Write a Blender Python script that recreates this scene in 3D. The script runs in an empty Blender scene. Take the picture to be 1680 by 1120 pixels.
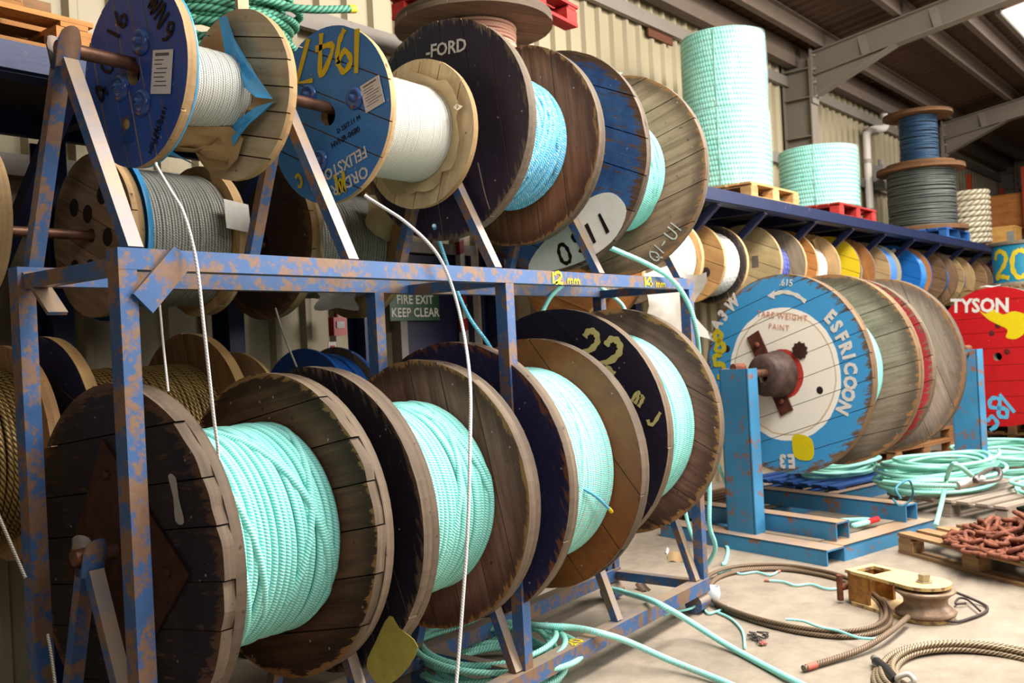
import bpy, math, random
import numpy as np
from math import cos, sin, pi, radians, sqrt
from mathutils import Matrix, Vector
random.seed(7); rng = np.random.default_rng(11)
SC = bpy.context.scene; COL = SC.collection

# ------------------------------------------------------------------ camera
cd = bpy.data.cameras.new('camera'); co = bpy.data.objects.new('camera', cd); COL.objects.link(co)
AZ, PT, RO = 0.6535, 0.0046, -0.0517
d = Vector((cos(PT)*cos(AZ), cos(PT)*sin(AZ), sin(PT))); r0 = Vector((sin(AZ), -cos(AZ), 0)); u0 = r0.cross(d)
r1 = cos(RO)*r0+sin(RO)*u0; u1 = -sin(RO)*r0+cos(RO)*u0
m = Matrix((r1, u1, -d)).transposed().to_4x4(); m.translation = (0, 0, 1.5)
co.matrix_world = m
cd.sensor_width = 36; cd.lens = 1539.5*36/1680; cd.clip_start = .05; cd.clip_end = 200
cd.dof.use_dof = True; cd.dof.focus_distance = 3.1; cd.dof.aperture_fstop = 5.0
SC.camera = co
# ------------------------------------------------------------------ light
vs = SC.view_settings; vs.view_transform = 'Standard'; vs.look = 'None'; vs.exposure = 0.36; vs.gamma = 1; vs.use_curve_mapping = False
W = bpy.data.worlds.new('world'); SC.world = W; W.use_nodes = True
bg = W.node_tree.nodes['Background']; bg.inputs[0].default_value = (0.96, 0.95, 1.0, 1); bg.inputs[1].default_value = 0.07
def area(name, loc, target, sx, sy, power, col=(1, .95, .88)):
    l = bpy.data.lights.new(name, 'AREA'); l.shape = 'RECTANGLE'; l.size = sx; l.size_y = sy; l.energy = power; l.color = col
    o = bpy.data.objects.new(name, l); COL.objects.link(o); o.location = loc
    o.rotation_euler = (Vector(target)-Vector(loc)).to_track_quat('-Z', 'Y').to_euler(); return o
area('daylight_doorway', (10.5, -4.5, 3.8), (4.8, 2.4, 1.2), 5.0, 3.5, 620, (1, .95, .87))
area('roof_skylight_near', (5.6, .45, 5.0), (5.4, 1.6, .5), 6.5, 1.2, 700, (1, .96, .90))
area('roof_skylight_far', (13.0, .6, 5.15), (13.0, 1.5, 0), 7.0, 1.0, 290, (1, .96, .90))
area('fill_mid', (3.2, -2.8, 4.9), (7.2, 2.0, 1.2), 4.0, 1.4, 190, (1, .97, .93))  # added fill lamp, brightens the left faces on the stand; no skylight here
area('fill_behind', (-3.6, -2.6, 3.8), (1.8, 2.6, 2.6), 3.0, 2.2, 60, (.97, .98, 1))  # added soft fill from behind the camera, not an actual opening

# ------------------------------------------------------------------ mesh helpers
class MB:
    def __init__(s): s.v = []; s.nv = 0; s.lp = []; s.tt = []; s.uv = []; s.mi = []; s.sm = []
    def add(s, V, P, UV=None, mi=0, sm=False):
        V = np.asarray(V, float).reshape(-1, 3); P = np.asarray(P, int)
        if P.ndim == 1: P = P[None]
        m_, k = P.shape
        s.v.append(V); s.lp.append((P+s.nv).ravel()); s.tt.append(np.full(m_, k)); s.nv += len(V)
        s.uv.append(np.zeros((m_*k, 2)) if UV is None else np.asarray(UV, float).reshape(-1, 2))
        s.mi.append(np.full(m_, mi)); s.sm.append(np.full(m_, sm))
        return s
    def box(s, c, dm, R=None, mi=0, taper=1.0):
        c = np.asarray(c, float); h = np.asarray(dm, float)/2
        S = np.array([[x, y, z] for x in (-1, 1) for y in (-1, 1) for z in (-1, 1)], float)
        L = S*h
        if taper != 1: L[S[:, 2] > 0, :2] *= taper
        q = np.array([[0, 1, 3, 2], [4, 6, 7, 5], [0, 4, 5, 1], [2, 3, 7, 6], [0, 2, 6, 4], [1, 5, 7, 3]])
        ax = int(np.argmax(h)); ot = [i for i in range(3) if i != ax]; off = rng.random(2)*5
        uv = []
        for f in q:
            P = L[f]; fl = [i for i in ot if np.ptp(P[:, i]) > 1e-9]
            j = fl[0] if len(fl) else ot[0]
            if np.ptp(P[:, ax]) > 1e-9: uv.append(np.stack([P[:, ax]+off[0], P[:, j]+off[1]], 1))
            else: uv.append(np.stack([P[:, ot[0]]*.15+off[0], P[:, ot[1]]+off[1]], 1))
        V = L if R is None else L@np.asarray(R, float).T
        return s.add(V+c, q, np.array(uv), mi)
    def beam(s, p0, p1, w, h, up=(0, 0, 1), mi=0):
        p0 = np.asarray(p0, float); p1 = np.asarray(p1, float); a = p1-p0; L = np.linalg.norm(a); a /= L
        u = np.asarray(up, float); b = np.cross(u, a)
        if np.linalg.norm(b) < 1e-6: b = np.cross((0, 1, 0), a)
        b /= np.linalg.norm(b); u = np.cross(a, b)
        return s.box((p0+p1)/2, (L, w, h), np.stack([a, b, u], 1), mi)
    def tube(s, P, r, n=8, closed=False, mi=0, caps=True, sq=1.0, u0=0.):
        P = np.asarray(P, float); m_ = len(P); r = np.broadcast_to(np.asarray(r, float), (m_,))
        if closed: T = np.roll(P, -1, 0)-np.roll(P, 1, 0)
        else: T = np.gradient(P, axis=0)
        T /= np.linalg.norm(T, axis=1)[:, None]+1e-12
        N = np.empty_like(P); a = np.array([0, 0, 1.]) if abs(T[0][2]) < .8 else np.array([0, 1., 0])
        nn = np.cross(T[0], a); nn /= np.linalg.norm(nn)
        for i in range(m_):
            nn = nn-T[i]*(nn@T[i]); nn /= np.linalg.norm(nn)+1e-12; N[i] = nn
        B = np.cross(T, N); th = np.arange(n)*2*pi/n
        V = P[:, None]+r[:, None, None]*(np.cos(th)[None, :, None]*N[:, None]+sq*np.sin(th)[None, :, None]*B[:, None])
        L = np.concatenate([[0], np.cumsum(np.linalg.norm(np.diff(P, axis=0), axis=1))])+u0
        i, j = np.meshgrid(np.arange(m_ if closed else m_-1), np.arange(n), indexing='ij'); i = i.ravel(); j = j.ravel()
        i2 = (i+1) % m_; j2 = (j+1) % n
        Q = np.stack([i*n+j, i*n+j2, i2*n+j2, i2*n+j], 1)
        Lx = np.append(L, L[-1]+np.linalg.norm(P[0]-P[-1]))
        uv = np.stack([np.stack([Lx[i], j/n], 1), np.stack([Lx[i], (j+1)/n], 1), np.stack([Lx[i+1], (j+1)/n], 1), np.stack([Lx[i+1], j/n], 1)], 1)
        s.add(V.reshape(-1, 3), Q, uv, mi, True)
        if caps and not closed:
            s.add(V[0], np.arange(n)[::-1], None, mi); s.add(V[-1], np.arange(n), None, mi)
        return s
    def lathe(s, prof, n=32, axis='x', mi=0, sm=True, c=(0, 0, 0), uk=1.0):
        prof = np.asarray(prof, float); th = np.arange(n)*2*pi/n; k = len(prof)
        A = np.repeat(prof[:, 0][:, None], n, 1); C = prof[:, 1][:, None]*np.cos(th); S = prof[:, 1][:, None]*np.sin(th)
        V = np.stack([A, C, S], -1) if axis == 'x' else np.stack([C, S, A], -1)
        i, j = np.meshgrid(np.arange(k-1), np.arange(n), indexing='ij'); i = i.ravel(); j = j.ravel(); j2 = (j+1) % n
        Q = np.stack([i*n+j, i*n+j2, (i+1)*n+j2, (i+1)*n+j], 1)
        Ls = np.concatenate([[0], np.cumsum(np.hypot(*np.diff(prof, axis=0).T))]); rr = prof[:, 1].max()*2*pi*uk
        uv = np.stack([np.stack([j/n*rr, Ls[i]], 1), np.stack([(j+1)/n*rr, Ls[i]], 1), np.stack([(j+1)/n*rr, Ls[i+1]], 1), np.stack([j/n*rr, Ls[i+1]], 1)], 1)
        return s.add(V.reshape(-1, 3)+np.asarray(c, float), Q, uv, mi, sm)
    def prism(s, poly, a, b, fr, mi=0, ms=None, uv=None):
        """polygon (p,q) between depth a and b; fr maps (p,q,depth) arrays to xyz"""
        poly = np.asarray(poly, float); n = len(poly); ms = mi if ms is None else ms
        F = fr(poly[:, 0], poly[:, 1], np.full(n, a)); K = fr(poly[:, 0], poly[:, 1], np.full(n, b))
        uvp = poly if uv is None else uv
        s.add(F, np.arange(n), uvp, mi); s.add(K, np.arange(n)[::-1], uvp[::-1], mi)
        i = np.arange(n); j = (i+1) % n
        Q = np.stack([i, j, j+n, i+n], 1)
        L = np.concatenate([[0], np.cumsum(np.linalg.norm(np.diff(np.vstack([poly, poly[:1]]), axis=0), axis=1))])
        t_ = abs(b-a); U = np.stack([np.stack([L[i], 0*i], 1), np.stack([L[i+1], 0*i], 1), np.stack([L[i+1], 0*i+t_], 1), np.stack([L[i], 0*i+t_], 1)], 1)
        return s.add(np.vstack([F, K]), Q[:, ::-1], U[:, ::-1], ms)
    def grid(s, G, mi=0, sm=True):
        G = np.asarray(G, float); a, b, _ = G.shape
        i, j = np.meshgrid(np.arange(a-1), np.arange(b-1), indexing='ij'); i = i.ravel(); j = j.ravel()
        Q = np.stack([i*b+j, (i+1)*b+j, (i+1)*b+j+1, i*b+j+1], 1)
        uv = np.stack([np.stack([i, j], 1), np.stack([i+1, j], 1), np.stack([i+1, j+1], 1), np.stack([i, j+1], 1)], 1)*.05
        return s.add(G.reshape(-1, 3), Q, uv, mi, sm)
    def build(s, name, mats, parent=None, loc=None, rot=None, label=None, cat=None, group=None, kind=None):
        me = bpy.data.meshes.new(name); V = np.vstack(s.v); lp = np.concatenate(s.lp); tt = np.concatenate(s.tt)
        me.vertices.add(len(V)); me.vertices.foreach_set('co', V.ravel().astype(np.float32))
        me.loops.add(len(lp)); me.loops.foreach_set('vertex_index', lp.astype(np.int32))
        me.polygons.add(len(tt)); st = np.concatenate([[0], np.cumsum(tt)[:-1]])
        me.polygons.foreach_set('loop_start', st.astype(np.int32))
        me.polygons.foreach_set('material_index', np.concatenate(s.mi).astype(np.int32))
        me.polygons.foreach_set('use_smooth', np.concatenate(s.sm).astype(bool))
        ul = me.uv_layers.new(name='UVMap'); ul.data.foreach_set('uv', np.vstack(s.uv).ravel().astype(np.float32))
        for x in (mats if isinstance(mats, (list, tuple)) else [mats]): me.materials.append(x)
        me.update(calc_edges=True); me.validate()
        o = bpy.data.objects.new(name, me); COL.objects.link(o)
        if parent is not None: o.parent = parent
        if loc is not None: o.location = loc
        if rot is not None: o.rotation_euler = rot
        return tag(o, label, cat, group, kind)
def tag(o, label=None, cat=None, group=None, kind=None):
    for k, x in (('label', label), ('category', cat), ('group', group), ('kind', kind)):
        if x: o[k] = x
    return o
def empty(name, loc, label, cat, rz=0, group=None, rot=None):
    o = bpy.data.objects.new(name, None); COL.objects.link(o); o.location = loc; o.rotation_euler = rot or (0, 0, rz); o.empty_display_size = .1
    return tag(o, label, cat, group)
def dup(o, parent=None):
    c = o.copy(); COL.objects.link(c)
    if parent is not None: c.parent = parent
    for ch in list(o.children): dup(ch, c)
    return c
def smooth(P, n=8, closed=False):
    P = np.asarray(P, float); out = []; m_ = len(P)
    for i in range(m_ if closed else m_-1):
        g = lambda k: P[k % m_] if closed else P[min(max(k, 0), m_-1)]
        a, b, c, e = g(i-1), g(i), g(i+1), g(i+2)
        for t in np.arange(n)/n:
            out.append(.5*((2*b)+(c-a)*t+(2*a-5*b+4*c-e)*t*t+(-a+3*b-3*c+e)*t**3))
    if not closed: out.append(P[-1])
    return np.array(out)
# building frame (racking, wall and roof run slightly askew to the drum rack)
BA = -.033
def B(s, t, z): return (s*cos(BA)-t*sin(BA), 3.305+s*sin(BA)+t*cos(BA), z)
def BV(L): return np.array([B(*p) for p in L])

# ------------------------------------------------------------------ materials
def lin(h):
    if isinstance(h, str): h = [int(h[i:i+2], 16)/255 for i in (0, 2, 4)]
    return tuple(((c/12.92) if c <= .04045 else ((c+.055)/1.055)**2.4) for c in h)+(1,)
class NT:
    def __init__(s, name, rough=.7, metal=0.0, spec=.4):
        s.m = bpy.data.materials.new(name); s.m.use_nodes = True; s.t = s.m.node_tree; s.b = s.t.nodes['Principled BSDF']
        s.b.inputs['Roughness'].default_value = rough; s.b.inputs['Metallic'].default_value = metal; s.b.inputs['Specular IOR Level'].default_value = spec
        s._c = None
    def n(s, ty, ins=(), **at):
        x = s.t.nodes.new(ty)
        for k, v in at.items(): setattr(x, k, v)
        for k, v in dict(ins).items():
            if hasattr(v, 'is_output'): s.t.links.new(v, x.inputs[k])
            else: x.inputs[k].default_value = v
        return x
    def co(s, which='Object'):
        if s._c is None: s._c = s.n('ShaderNodeTexCoord')
        return s._c.outputs[which]
    def sc(s, v, k, rot=(0, 0, 0), loc=(0, 0, 0)): return s.n('ShaderNodeMapping', {'Vector': v, 'Scale': k, 'Rotation': rot, 'Location': loc}).outputs[0]
    def noise(s, v, scale=5., det=4., rough=.6, dist=0.): return s.n('ShaderNodeTexNoise', {'Vector': v, 'Scale': scale, 'Detail': det, 'Roughness': rough, 'Distortion': dist}).outputs[0]
    def ramp(s, f, *st, ip='LINEAR'):
        x = s.n('ShaderNodeValToRGB', {'Fac': f}); e = x.color_ramp; e.interpolation = ip
        while len(e.elements) < len(st): e.elements.new(.5)
        for el, (p, c) in zip(e.elements, st):
            el.position = p; el.color = (c, c, c, 1) if isinstance(c, (int, float)) else lin(c)
        return x.outputs[0]
    def mix(s, f, a, b, mode='MIX'):
        x = s.n('ShaderNodeMix', data_type='RGBA', blend_type=mode)
        for i, v in ((0, f), (6, a), (7, b)):
            if hasattr(v, 'is_output'): s.t.links.new(v, x.inputs[i])
            else: x.inputs[i].default_value = lin(v) if isinstance(v, str) else v
        return x.outputs[2]
    def ma(s, op, a, b=0.0, c=0.0, cl=False):
        x = s.n('ShaderNodeMath', operation=op, use_clamp=cl)
        for i, v in enumerate((a, b, c)):
            if hasattr(v, 'is_output'): s.t.links.new(v, x.inputs[i])
            else: x.inputs[i].default_value = v
        return x.outputs[0]
    def rad(s):
        x = s.n('ShaderNodeSeparateXYZ', {0: s.co()}).outputs
        return s.ma('SQRT', s.ma('ADD', s.ma('MULTIPLY', x[1], x[1]), s.ma('MULTIPLY', x[2], x[2])))
    def rnd(s): return s.n('ShaderNodeObjectInfo').outputs['Random']
    def upz(s): return s.n('ShaderNodeSeparateXYZ', {0: s.n('ShaderNodeNewGeometry').outputs['Normal']}).outputs[2]
    def bump(s, h, k=.3, dist=.01):
        s.t.links.new(s.n('ShaderNodeBump', {'Height': h, 'Strength': k, 'Distance': dist}).outputs[0], s.b.inputs['Normal'])
    def out(s, c, rough=None):
        if hasattr(c, 'is_output'): s.t.links.new(c, s.b.inputs['Base Color'])
        else: s.b.inputs['Base Color'].default_value = lin(c) if isinstance(c, str) else c
        if rough is not None: s.t.links.new(rough, s.b.inputs['Roughness'])
        return s.m
def dots(g, c):
    vd = g.n('ShaderNodeTexVoronoi', {'Vector': g.co(), 'Scale': 15.0}).outputs['Distance']
    return g.mix(g.ramp(vd, (.05, .55), (.075, 0.)), c, 'b9b0a0')
CACHE = {}
def memo(f):
    def g(*a, **k):
        key = (f.__name__, a, tuple(sorted(k.items())))
        if key not in CACHE: CACHE[key] = f(*a, **k)
        return CACHE[key]
    return g
def grain(g, c1, c2, k=1.0):
    uv = g.sc(g.co('UV'), (2.2*k, 34*k, 1)); r = g.rnd()
    off = g.n('ShaderNodeCombineXYZ', {0: g.ma('MULTIPLY', r, 37.), 1: g.ma('MULTIPLY', r, 91.), 2: 0.0}).outputs[0]
    v = g.n('ShaderNodeVectorMath', {0: uv, 1: off}, operation='ADD').outputs[0]
    f = g.noise(v, 1.0, 5, .65, .6)
    col = g.ramp(f, (.26, c1), (.76, c2))
    big = g.noise(g.co(), 5.0, 4, .6)
    tone = g.ma('MULTIPLY_ADD', g.ma('ADD', big, g.ma('MULTIPLY', r, .6)), .66, .33)
    tc = g.n('ShaderNodeCombineXYZ', {0: tone, 1: tone, 2: tone}).outputs[0]
    return g.mix(1.0, col, tc, 'MULTIPLY'), f
@memo
def wood(c1, c2, k=1.0, rough=.75, R=0.0):
    g = NT('wood', rough, spec=.25); c, f = grain(g, c1, c2, k)
    sp = g.noise(g.co(), 38., 3, .6); c = g.mix(g.ramp(sp, (.66, 0.), (.74, .75)), c, '1a0d08')
    if R:
        rr = g.ma('DIVIDE', g.rad(), R); nz = g.noise(g.sc(g.co('UV'), (5, 22, 1)), 1.5, 5, .7)
        c = g.mix(g.ramp(g.ma('MULTIPLY_ADD', g.noise(g.co(), 5., 4), .8, g.ma('MULTIPLY', g.ma('SUBTRACT', rr, .80, cl=True), 2.6)), (.42, 0.), (.75, .7)), c, [x*.35 for x in lin(c1)[:3]]+[1])
        c = g.mix(g.ramp(g.ma('ADD', nz, g.ma('MULTIPLY', g.ma('SUBTRACT', rr, .93, cl=True), 4.0)), (.66, 0.), (.72, .85)), c, '9c6a3e')
        c = dots(g, c)
    g.bump(f, .3, .005); return g.out(c)
@memo
def pwood(paint, c1, c2, R=.5, wear=.45, edge=.85, rough=.5, paint2=None):
    """painted boards worn back to the wood, most at the rim"""
    g = NT('painted_wood', rough, spec=.4); w, f = grain(g, c1, c2)
    p = paint
    nz = g.noise(g.co(), 6., 6, .7)
    p = g.mix(g.ramp(nz, (.35, 0.), (.7, 1.)), paint, paint2 or paint)
    rr = g.ma('DIVIDE', g.rad(), R)
    m1 = g.ma('ADD', g.noise(g.sc(g.co('UV'), (5, 26, 1)), 1.6, 6, .75), g.ma('MULTIPLY', g.ma('SUBTRACT', rr, edge, cl=True), 2.2))
    m1 = g.ramp(m1, (1.0-wear, 0.), (1.06-wear, 1.))
    scr = g.ramp(g.noise(g.sc(g.co(), (1, 9, 60), (0.5, 0, 0)), 2.0, 3, .6), (.70, 0.), (.76, .5))
    c = g.mix(m1, p, w); c = dots(g, g.mix(scr, c, 'a9a49c'))
    g.bump(f, .25, .004); return g.out(c)
@memo
def ringwood(R):
    """white board with a blue band and a red hub ring, weathered"""
    g = NT('ring_painted_wood', .6, spec=.3); w, f = grain(g, '4a3626', '8a7258')
    rr = g.ma('DIVIDE', g.rad(), R); rr = g.ma('ADD', rr, g.ma('MULTIPLY', g.ma('SUBTRACT', g.noise(g.co(), 7., 4), .5), .035))
    c = g.ramp(rr, (0., 'b53c30'), (.245, 'e9e1d2'), (.60, 'c9b293'), (.615, 'ece6da'), (.665, '3d8fc4'), ip='CONSTANT')
    m = g.ramp(g.ma('ADD', g.noise(g.sc(g.co('UV'), (4, 14, 1)), 1.7, 6, .75), g.ma('MULTIPLY', g.ma('SUBTRACT', rr, .88, cl=True), 2.4)), (.66, 0.), (.74, 1.))
    c = g.mix(m, c, w); g.bump(f, .25, .004); return g.out(c)
@memo
def steelpaint(paint='5580bd', rust='6b4c3a', amt=.30, dust='a08a72', rough=.45, dk=0.55):
    g = NT('painted_steel', rough, metal=.15)
    f = g.noise(g.co(), 9., 7, .7); f2 = g.noise(g.co(), 45., 4, .7)
    p = g.mix(g.noise(g.co(), 3.5, 3, .5), paint, [x*dk for x in lin(paint)[:3]]+[1])
    c = g.mix(g.ramp(g.ma('MULTIPLY_ADD', f2, .25, g.ma('MULTIPLY', f, .85)), (1.0-amt-.03, 0.), (1.0-amt+.035, 1.)), p, g.mix(f2, rust, '866a56'))
    z = g.ma('MULTIPLY', g.ramp(g.upz(), (.06, 0.), (.30, 1.)), g.ramp(f, (.25, .55), (.6, .95)))
    c = g.mix(z, c, dust)
    g.bump(f2, .15, .003); return g.out(c)
@memo
def ropemat(light, dark, dia, fleck='', k=2.2, strands=3, rough=.45, metal=0.0, lo=.18):
    g = NT('rope', rough, metal, .45)
    x = g.n('ShaderNodeSeparateXYZ', {0: g.co('UV')}).outputs
    ph = g.ma('ADD', g.ma('MULTIPLY', x[0], 1/(dia*k)), g.ma('MULTIPLY', x[1], float(strands)))
    sn = g.ma('SINE', g.ma('MULTIPLY', ph, 2*pi)); h = g.ma('MULTIPLY_ADD', sn, .5, .5)
    c = g.ramp(h, (max(0., lo-.18), dark), (lo+.5, light))
    c = g.mix(g.ramp(g.noise(g.co(), 4., 3), (.3, 0.), (.75, .4)), c, dark)
    if fleck:
        fl = g.ramp(g.ma('FRACT', g.ma('MULTIPLY_ADD', x[0], 1/(dia*k*3.1), x[1])), (.10, 1.), (.14, 0.))
        c = g.mix(g.ma('MULTIPLY', fl, g.ramp(h, (.4, 0.), (.6, 1.))), c, fleck)
    g.bump(h, .45, dia*.15); return g.out(c)
@memo
def plain(c, rough=.6, metal=0.0, var=.25, sc=12., spec=.4, bump=0.0):
    g = NT('plain', rough, metal, spec); f = g.noise(g.co(), sc, 4, .65)
    a = lin(c); cc = g.mix(f, a, tuple(x*(1-var*1.6) for x in a[:3])+(1,))
    if bump: g.bump(f, bump, .004)
    return g.out(cc)
@memo
def rusty(c1='4a2a20', c2='8a4d33', rough=.7, metal=.3, sc=16.):
    g = NT('rusty_steel', rough, metal); f = g.noise(g.co(), sc, 6, .7); g.bump(f, .3, .003)
    return g.out(g.ramp(f, (.3, c1), (.7, c2)))
@memo
def film(c, rough=.12, alpha=.5, sc=9.):
    """shrink wrap: thin clear plastic over the thing it covers"""
    g = NT('shrink_wrap', rough, 0, .6); f = g.noise(g.sc(g.co(), (3, 3, 1)), sc, 5, .6)
    g.bump(f, .5, .01); a = g.ramp(f, (.3, alpha*.25), (.75, alpha)); g.t.links.new(a, g.b.inputs['Alpha']); return g.out(c)
def paintm(c): return plain(c, .55, 0, .18, 30., .3)

# ------------------------------------------------------------------ setting
def concrete():
    g = NT('concrete', .75, spec=.3)
    a = g.noise(g.co(), .7, 6, .65); b = g.noise(g.co(), 7., 6, .7); e = g.noise(g.co(), 40., 3, .6)
    c = g.ramp(g.ma('ADD', g.ma('MULTIPLY', a, .55), g.ma('MULTIPLY', b, .45)), (.28, '675b4e'), (.5, '8c7f70'), (.7, 'a39583'))
    c = g.mix(g.ramp(g.noise(g.sc(g.co(), (.8, 3.2, 1), (0, 0, .5)), 1.6, 6, .75), (.60, 0.), (.72, .5)), c, '67584c')
    c = g.mix(g.ramp(e, (.68, 0.), (.76, .35)), c, '4b423b')
    g.bump(b, .12, .004); return g.out(c)
fl = MB(); fl.box((20, -.5, -.1), (56, 18, .2)); fl.build('floor', concrete(), kind='structure')
mk = MB()
for P in (np.array([(5.05, 2.25, 0), (4.75, 1.75, 0), (4.55, 1.28, 0), (4.47, .9, 0)]),):
    pass
# corrugated cladding: raised ribs on a .225 m module
def corrugated(length, height, axis_fn, mod=.225, d_=.035):
    mb = MB(); n = int(length/mod); pr = []
    for i in range(n):
        a = i*mod; pr += [(a, 0), (a+mod*.62, 0), (a+mod*.72, d_), (a+mod*.90, d_)]
    pr.append((n*mod, 0)); pr = np.array(pr); V = []
    for h in (0, height):
        V.append(axis_fn(pr[:, 0], pr[:, 1], h))
    k = len(pr); i = np.arange(k-1)
    return mb.add(np.vstack(V), np.stack([i, i+1, i+1+k, i+k], 1), None)
cream = plain('978a6e', .5, .1, .12, 1.3)
wl = corrugated(40, 4.95, lambda a, b, h: np.stack([a-3, 1.25-b, 0*a+h], 1))
wall = wl.build('wall_back', cream, loc=B(0, 0, 0), rot=(0, 0, BA), kind='structure')
wall_l = corrugated(2.6, 4.95, lambda a, b, h: np.stack([-.75+b, 1.25-a, 0*a+h], 1)).build('wall_left_blocker', cream, loc=B(0, 0, 0), rot=(0, 0, BA), kind='structure')  # unseen wall stub, added to block the rear fill and shade the left end
galv = steelpaint('7d746a', '5d4a40', .32, '8d8378', .55, .8)
def part(name, mb, m, parent, **k): return mb.build(name, m, parent, **k)
for z, w_ in ((4.50, .12), (3.54, .12), (2.45, .1)):
    part('wall_rail', MB().box((17, 1.18, z), (40, .05, w_)), galv, wall)
part('insulation_patch', MB().box((8.1, 1.205, 4.46), (.46, .02, .2)), plain('5d3320', .9), wall)
# roof: corrugated sheet over purlins, falling to the wall
roofm = plain('593f30', .6, .1, .2, 1.5)
RS = .15
def roofz(t): return 4.97+RS*(.87-t)
rf = MB(); k = corrugated(44, 1, lambda a, b, h: np.stack([a-3, 0*a+1.3-h*11, roofz(1.3-h*11)-b+.05], 1), .20, .03)
ceil = k.build('ceiling', roofm, loc=B(0, 0, 0), rot=(0, 0, BA), kind='structure')
purl = steelpaint('6b5c50', '5a4032', .35, '7a6a5c', .6, .7)
for t in (1.10, .72, -.17, -.62, -1.4, -2.3, -3.3):
    b_ = MB(); z = roofz(t)-.09
    if t > 1: b_.box((18, t, z-.06), (44, .12, .26))
    else: b_.box((18, t, z), (44, .02, .17)); b_.box((18, t+.03, z-.08), (44, .07, .012)); b_.box((18, t-.03, z+.08), (44, .07, .012))
    part('eave_beam' if t > 1 else 'purlin', b_, purl, ceil)
# translucent roof light
sky = bpy.data.materials.new('roof_light'); sky.use_nodes = True
e_ = sky.node_tree.nodes['Principled BSDF']; e_.inputs['Emission Color'].default_value = (1, .95, .82, 1); e_.inputs['Emission Strength'].default_value = 2.2
w1 = MB(); w1.box((13.75, -1.12, roofz(-1.12)-.035), (2.2, .5, .02), np.array([[1, 0, 0], [0, 1, .153], [0, -.153, 1]]))
win = w1.build('window_1', sky, loc=B(0, 0, 0), rot=(0, 0, BA), kind='structure')
for t in (-.85, -1.39): part('window_frame', MB().box((13.75, t, roofz(t)-.05), (2.4, .06, .06)), galv, win)
# steel portal frames
frm = steelpaint('7a6f62', '6a5646', .30, '8d8274', .6, .82)
for i, s in enumerate((11.09, 16.65, 22.2)):
    ro_ = empty('portal_frame', B(s, 1.04, 0), ['grey steel portal frame with haunch nearest the green shrink wrapped coils', 'grey steel portal frame behind the upright drum of dark wire', 'farthest grey steel portal frame at the end of the hall'][i], 'frame', BA)
    c_ = MB(); c_.box((0, 0, 2.36), (.012, .33, 4.72)); c_.box((0, -.165, 2.36), (.2, .016, 4.72)); c_.box((0, .165, 2.36), (.2, .016, 4.72))
    for z in (3.8, 4.26, 4.6): c_.box((-.05, 0, z), (.1, .31, .012))
    part('column', c_, frm, ro_)
    a = np.array([0, -.19, roofz(.85)-.33]); b = np.array([0, -8., roofz(-6.96)-.33])
    r_ = MB(); r_.beam(a, b, .012, .26); up = np.array([0, RS, 1])/sqrt(1+RS*RS)
    for q in (-.13, .13): r_.beam(a+up*q, b+up*q, .16, .014)
    for y in np.arange(-.8, -7, -.78): r_.beam(a+(b-a)*(abs(y+.22)/7.78)+up*.13, a+(b-a)*(abs(y+.22)/7.78)-up*.13+np.array([-.05, -.03, 0]), .012, .09, (0, 1, 0))
    part('rafter', r_, frm, ro_)
    h_ = MB(); p = a-up*.13; q = p-np.array([0, 0, .25]); e = a+(b-a)*.12-up*.13
    h_.prism(np.array([(p[1], p[2]), (e[1], e[2]), (q[1], q[2])]), -.006, .006, lambda y, z, x: np.stack([x, y, z], 1))
    h_.beam(q, e, .16, .014); part('haunch', h_, frm, ro_)
    pl_ = MB(); pl_.box((0, -.185, 4.50), (.2, .02, .64)); part('end_plate', pl_, frm, ro_)
    for z in (4.26, 4.42, 4.58, 4.74):
        for x in (-.06, .06): part('bolt', MB().lathe([(-.05, .001), (-.05, .016), (.05, .016), (.05, .001)], 6, 'x').box((0, 0, 0), (.01, .01, .01)), frm, ro_, loc=(x, -.185, z), rot=(0, 0, pi/2))
# fire door with frame, sign, striped post, call point
navy = plain('16143a', .5, 0, .3, 3.)
dr = MB().box((4.77, 1.185, 1.1), (.66, .05, 2.08)).build('door_1', navy, loc=B(0, 0, 0), rot=(0, 0, BA), kind='structure')
grey = plain('7d7470', .6)
for x in (4.41, 5.13): part('door_frame', MB().box((x, 1.17, 1.12), (.06, .09, 2.2)), grey, dr)
part('door_frame', MB().box((4.77, 1.17, 2.19), (.78, .09, .07)), grey, dr)
part('push_bar', MB().box((4.77, 1.14, 1.05), (.5, .03, .05)), plain('77726c', .4, .7), dr)

def text_mesh(body, size, M, ext=.0008, al='CENTER', shear=0., bold=0., sx=1.0, sp=1.0):
    cu = bpy.data.curves.new('t', 'FONT'); cu.body = body; cu.size = size; cu.extrude = ext; cu.align_x = al; cu.align_y = 'CENTER'
    cu.shear = shear; cu.offset = bold; cu.space_character = sp; cu.resolution_u = 2
    o = bpy.data.objects.new('t', cu); COL.objects.link(o); me = bpy.data.meshes.new_from_object(o.evaluated_get(bpy.context.evaluated_depsgraph_get()))
    bpy.data.objects.remove(o); bpy.data.curves.remove(cu)
    me.transform(M @ Matrix.Diagonal((sx, 1, 1, 1))); return me
def face_frame(x, tx, tz, rot=0., flip=1):
    """text plane facing -X at depth x; tx to the viewer's right"""
    R = Matrix(((0, 0, -1), (-1, 0, 0), (0, 1, 0))).to_4x4()
    return Matrix.Translation((x, -tx, tz)) @ R @ Matrix.Rotation(rot, 4, 'Z')
def wall_frame(s, t, z, rot=0.):
    R = Matrix(((1, 0, 0), (0, 0, -1), (0, 1, 0))).to_4x4()
    return Matrix.Translation((s, t, z)) @ R @ Matrix.Rotation(rot, 4, 'Z')
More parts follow.
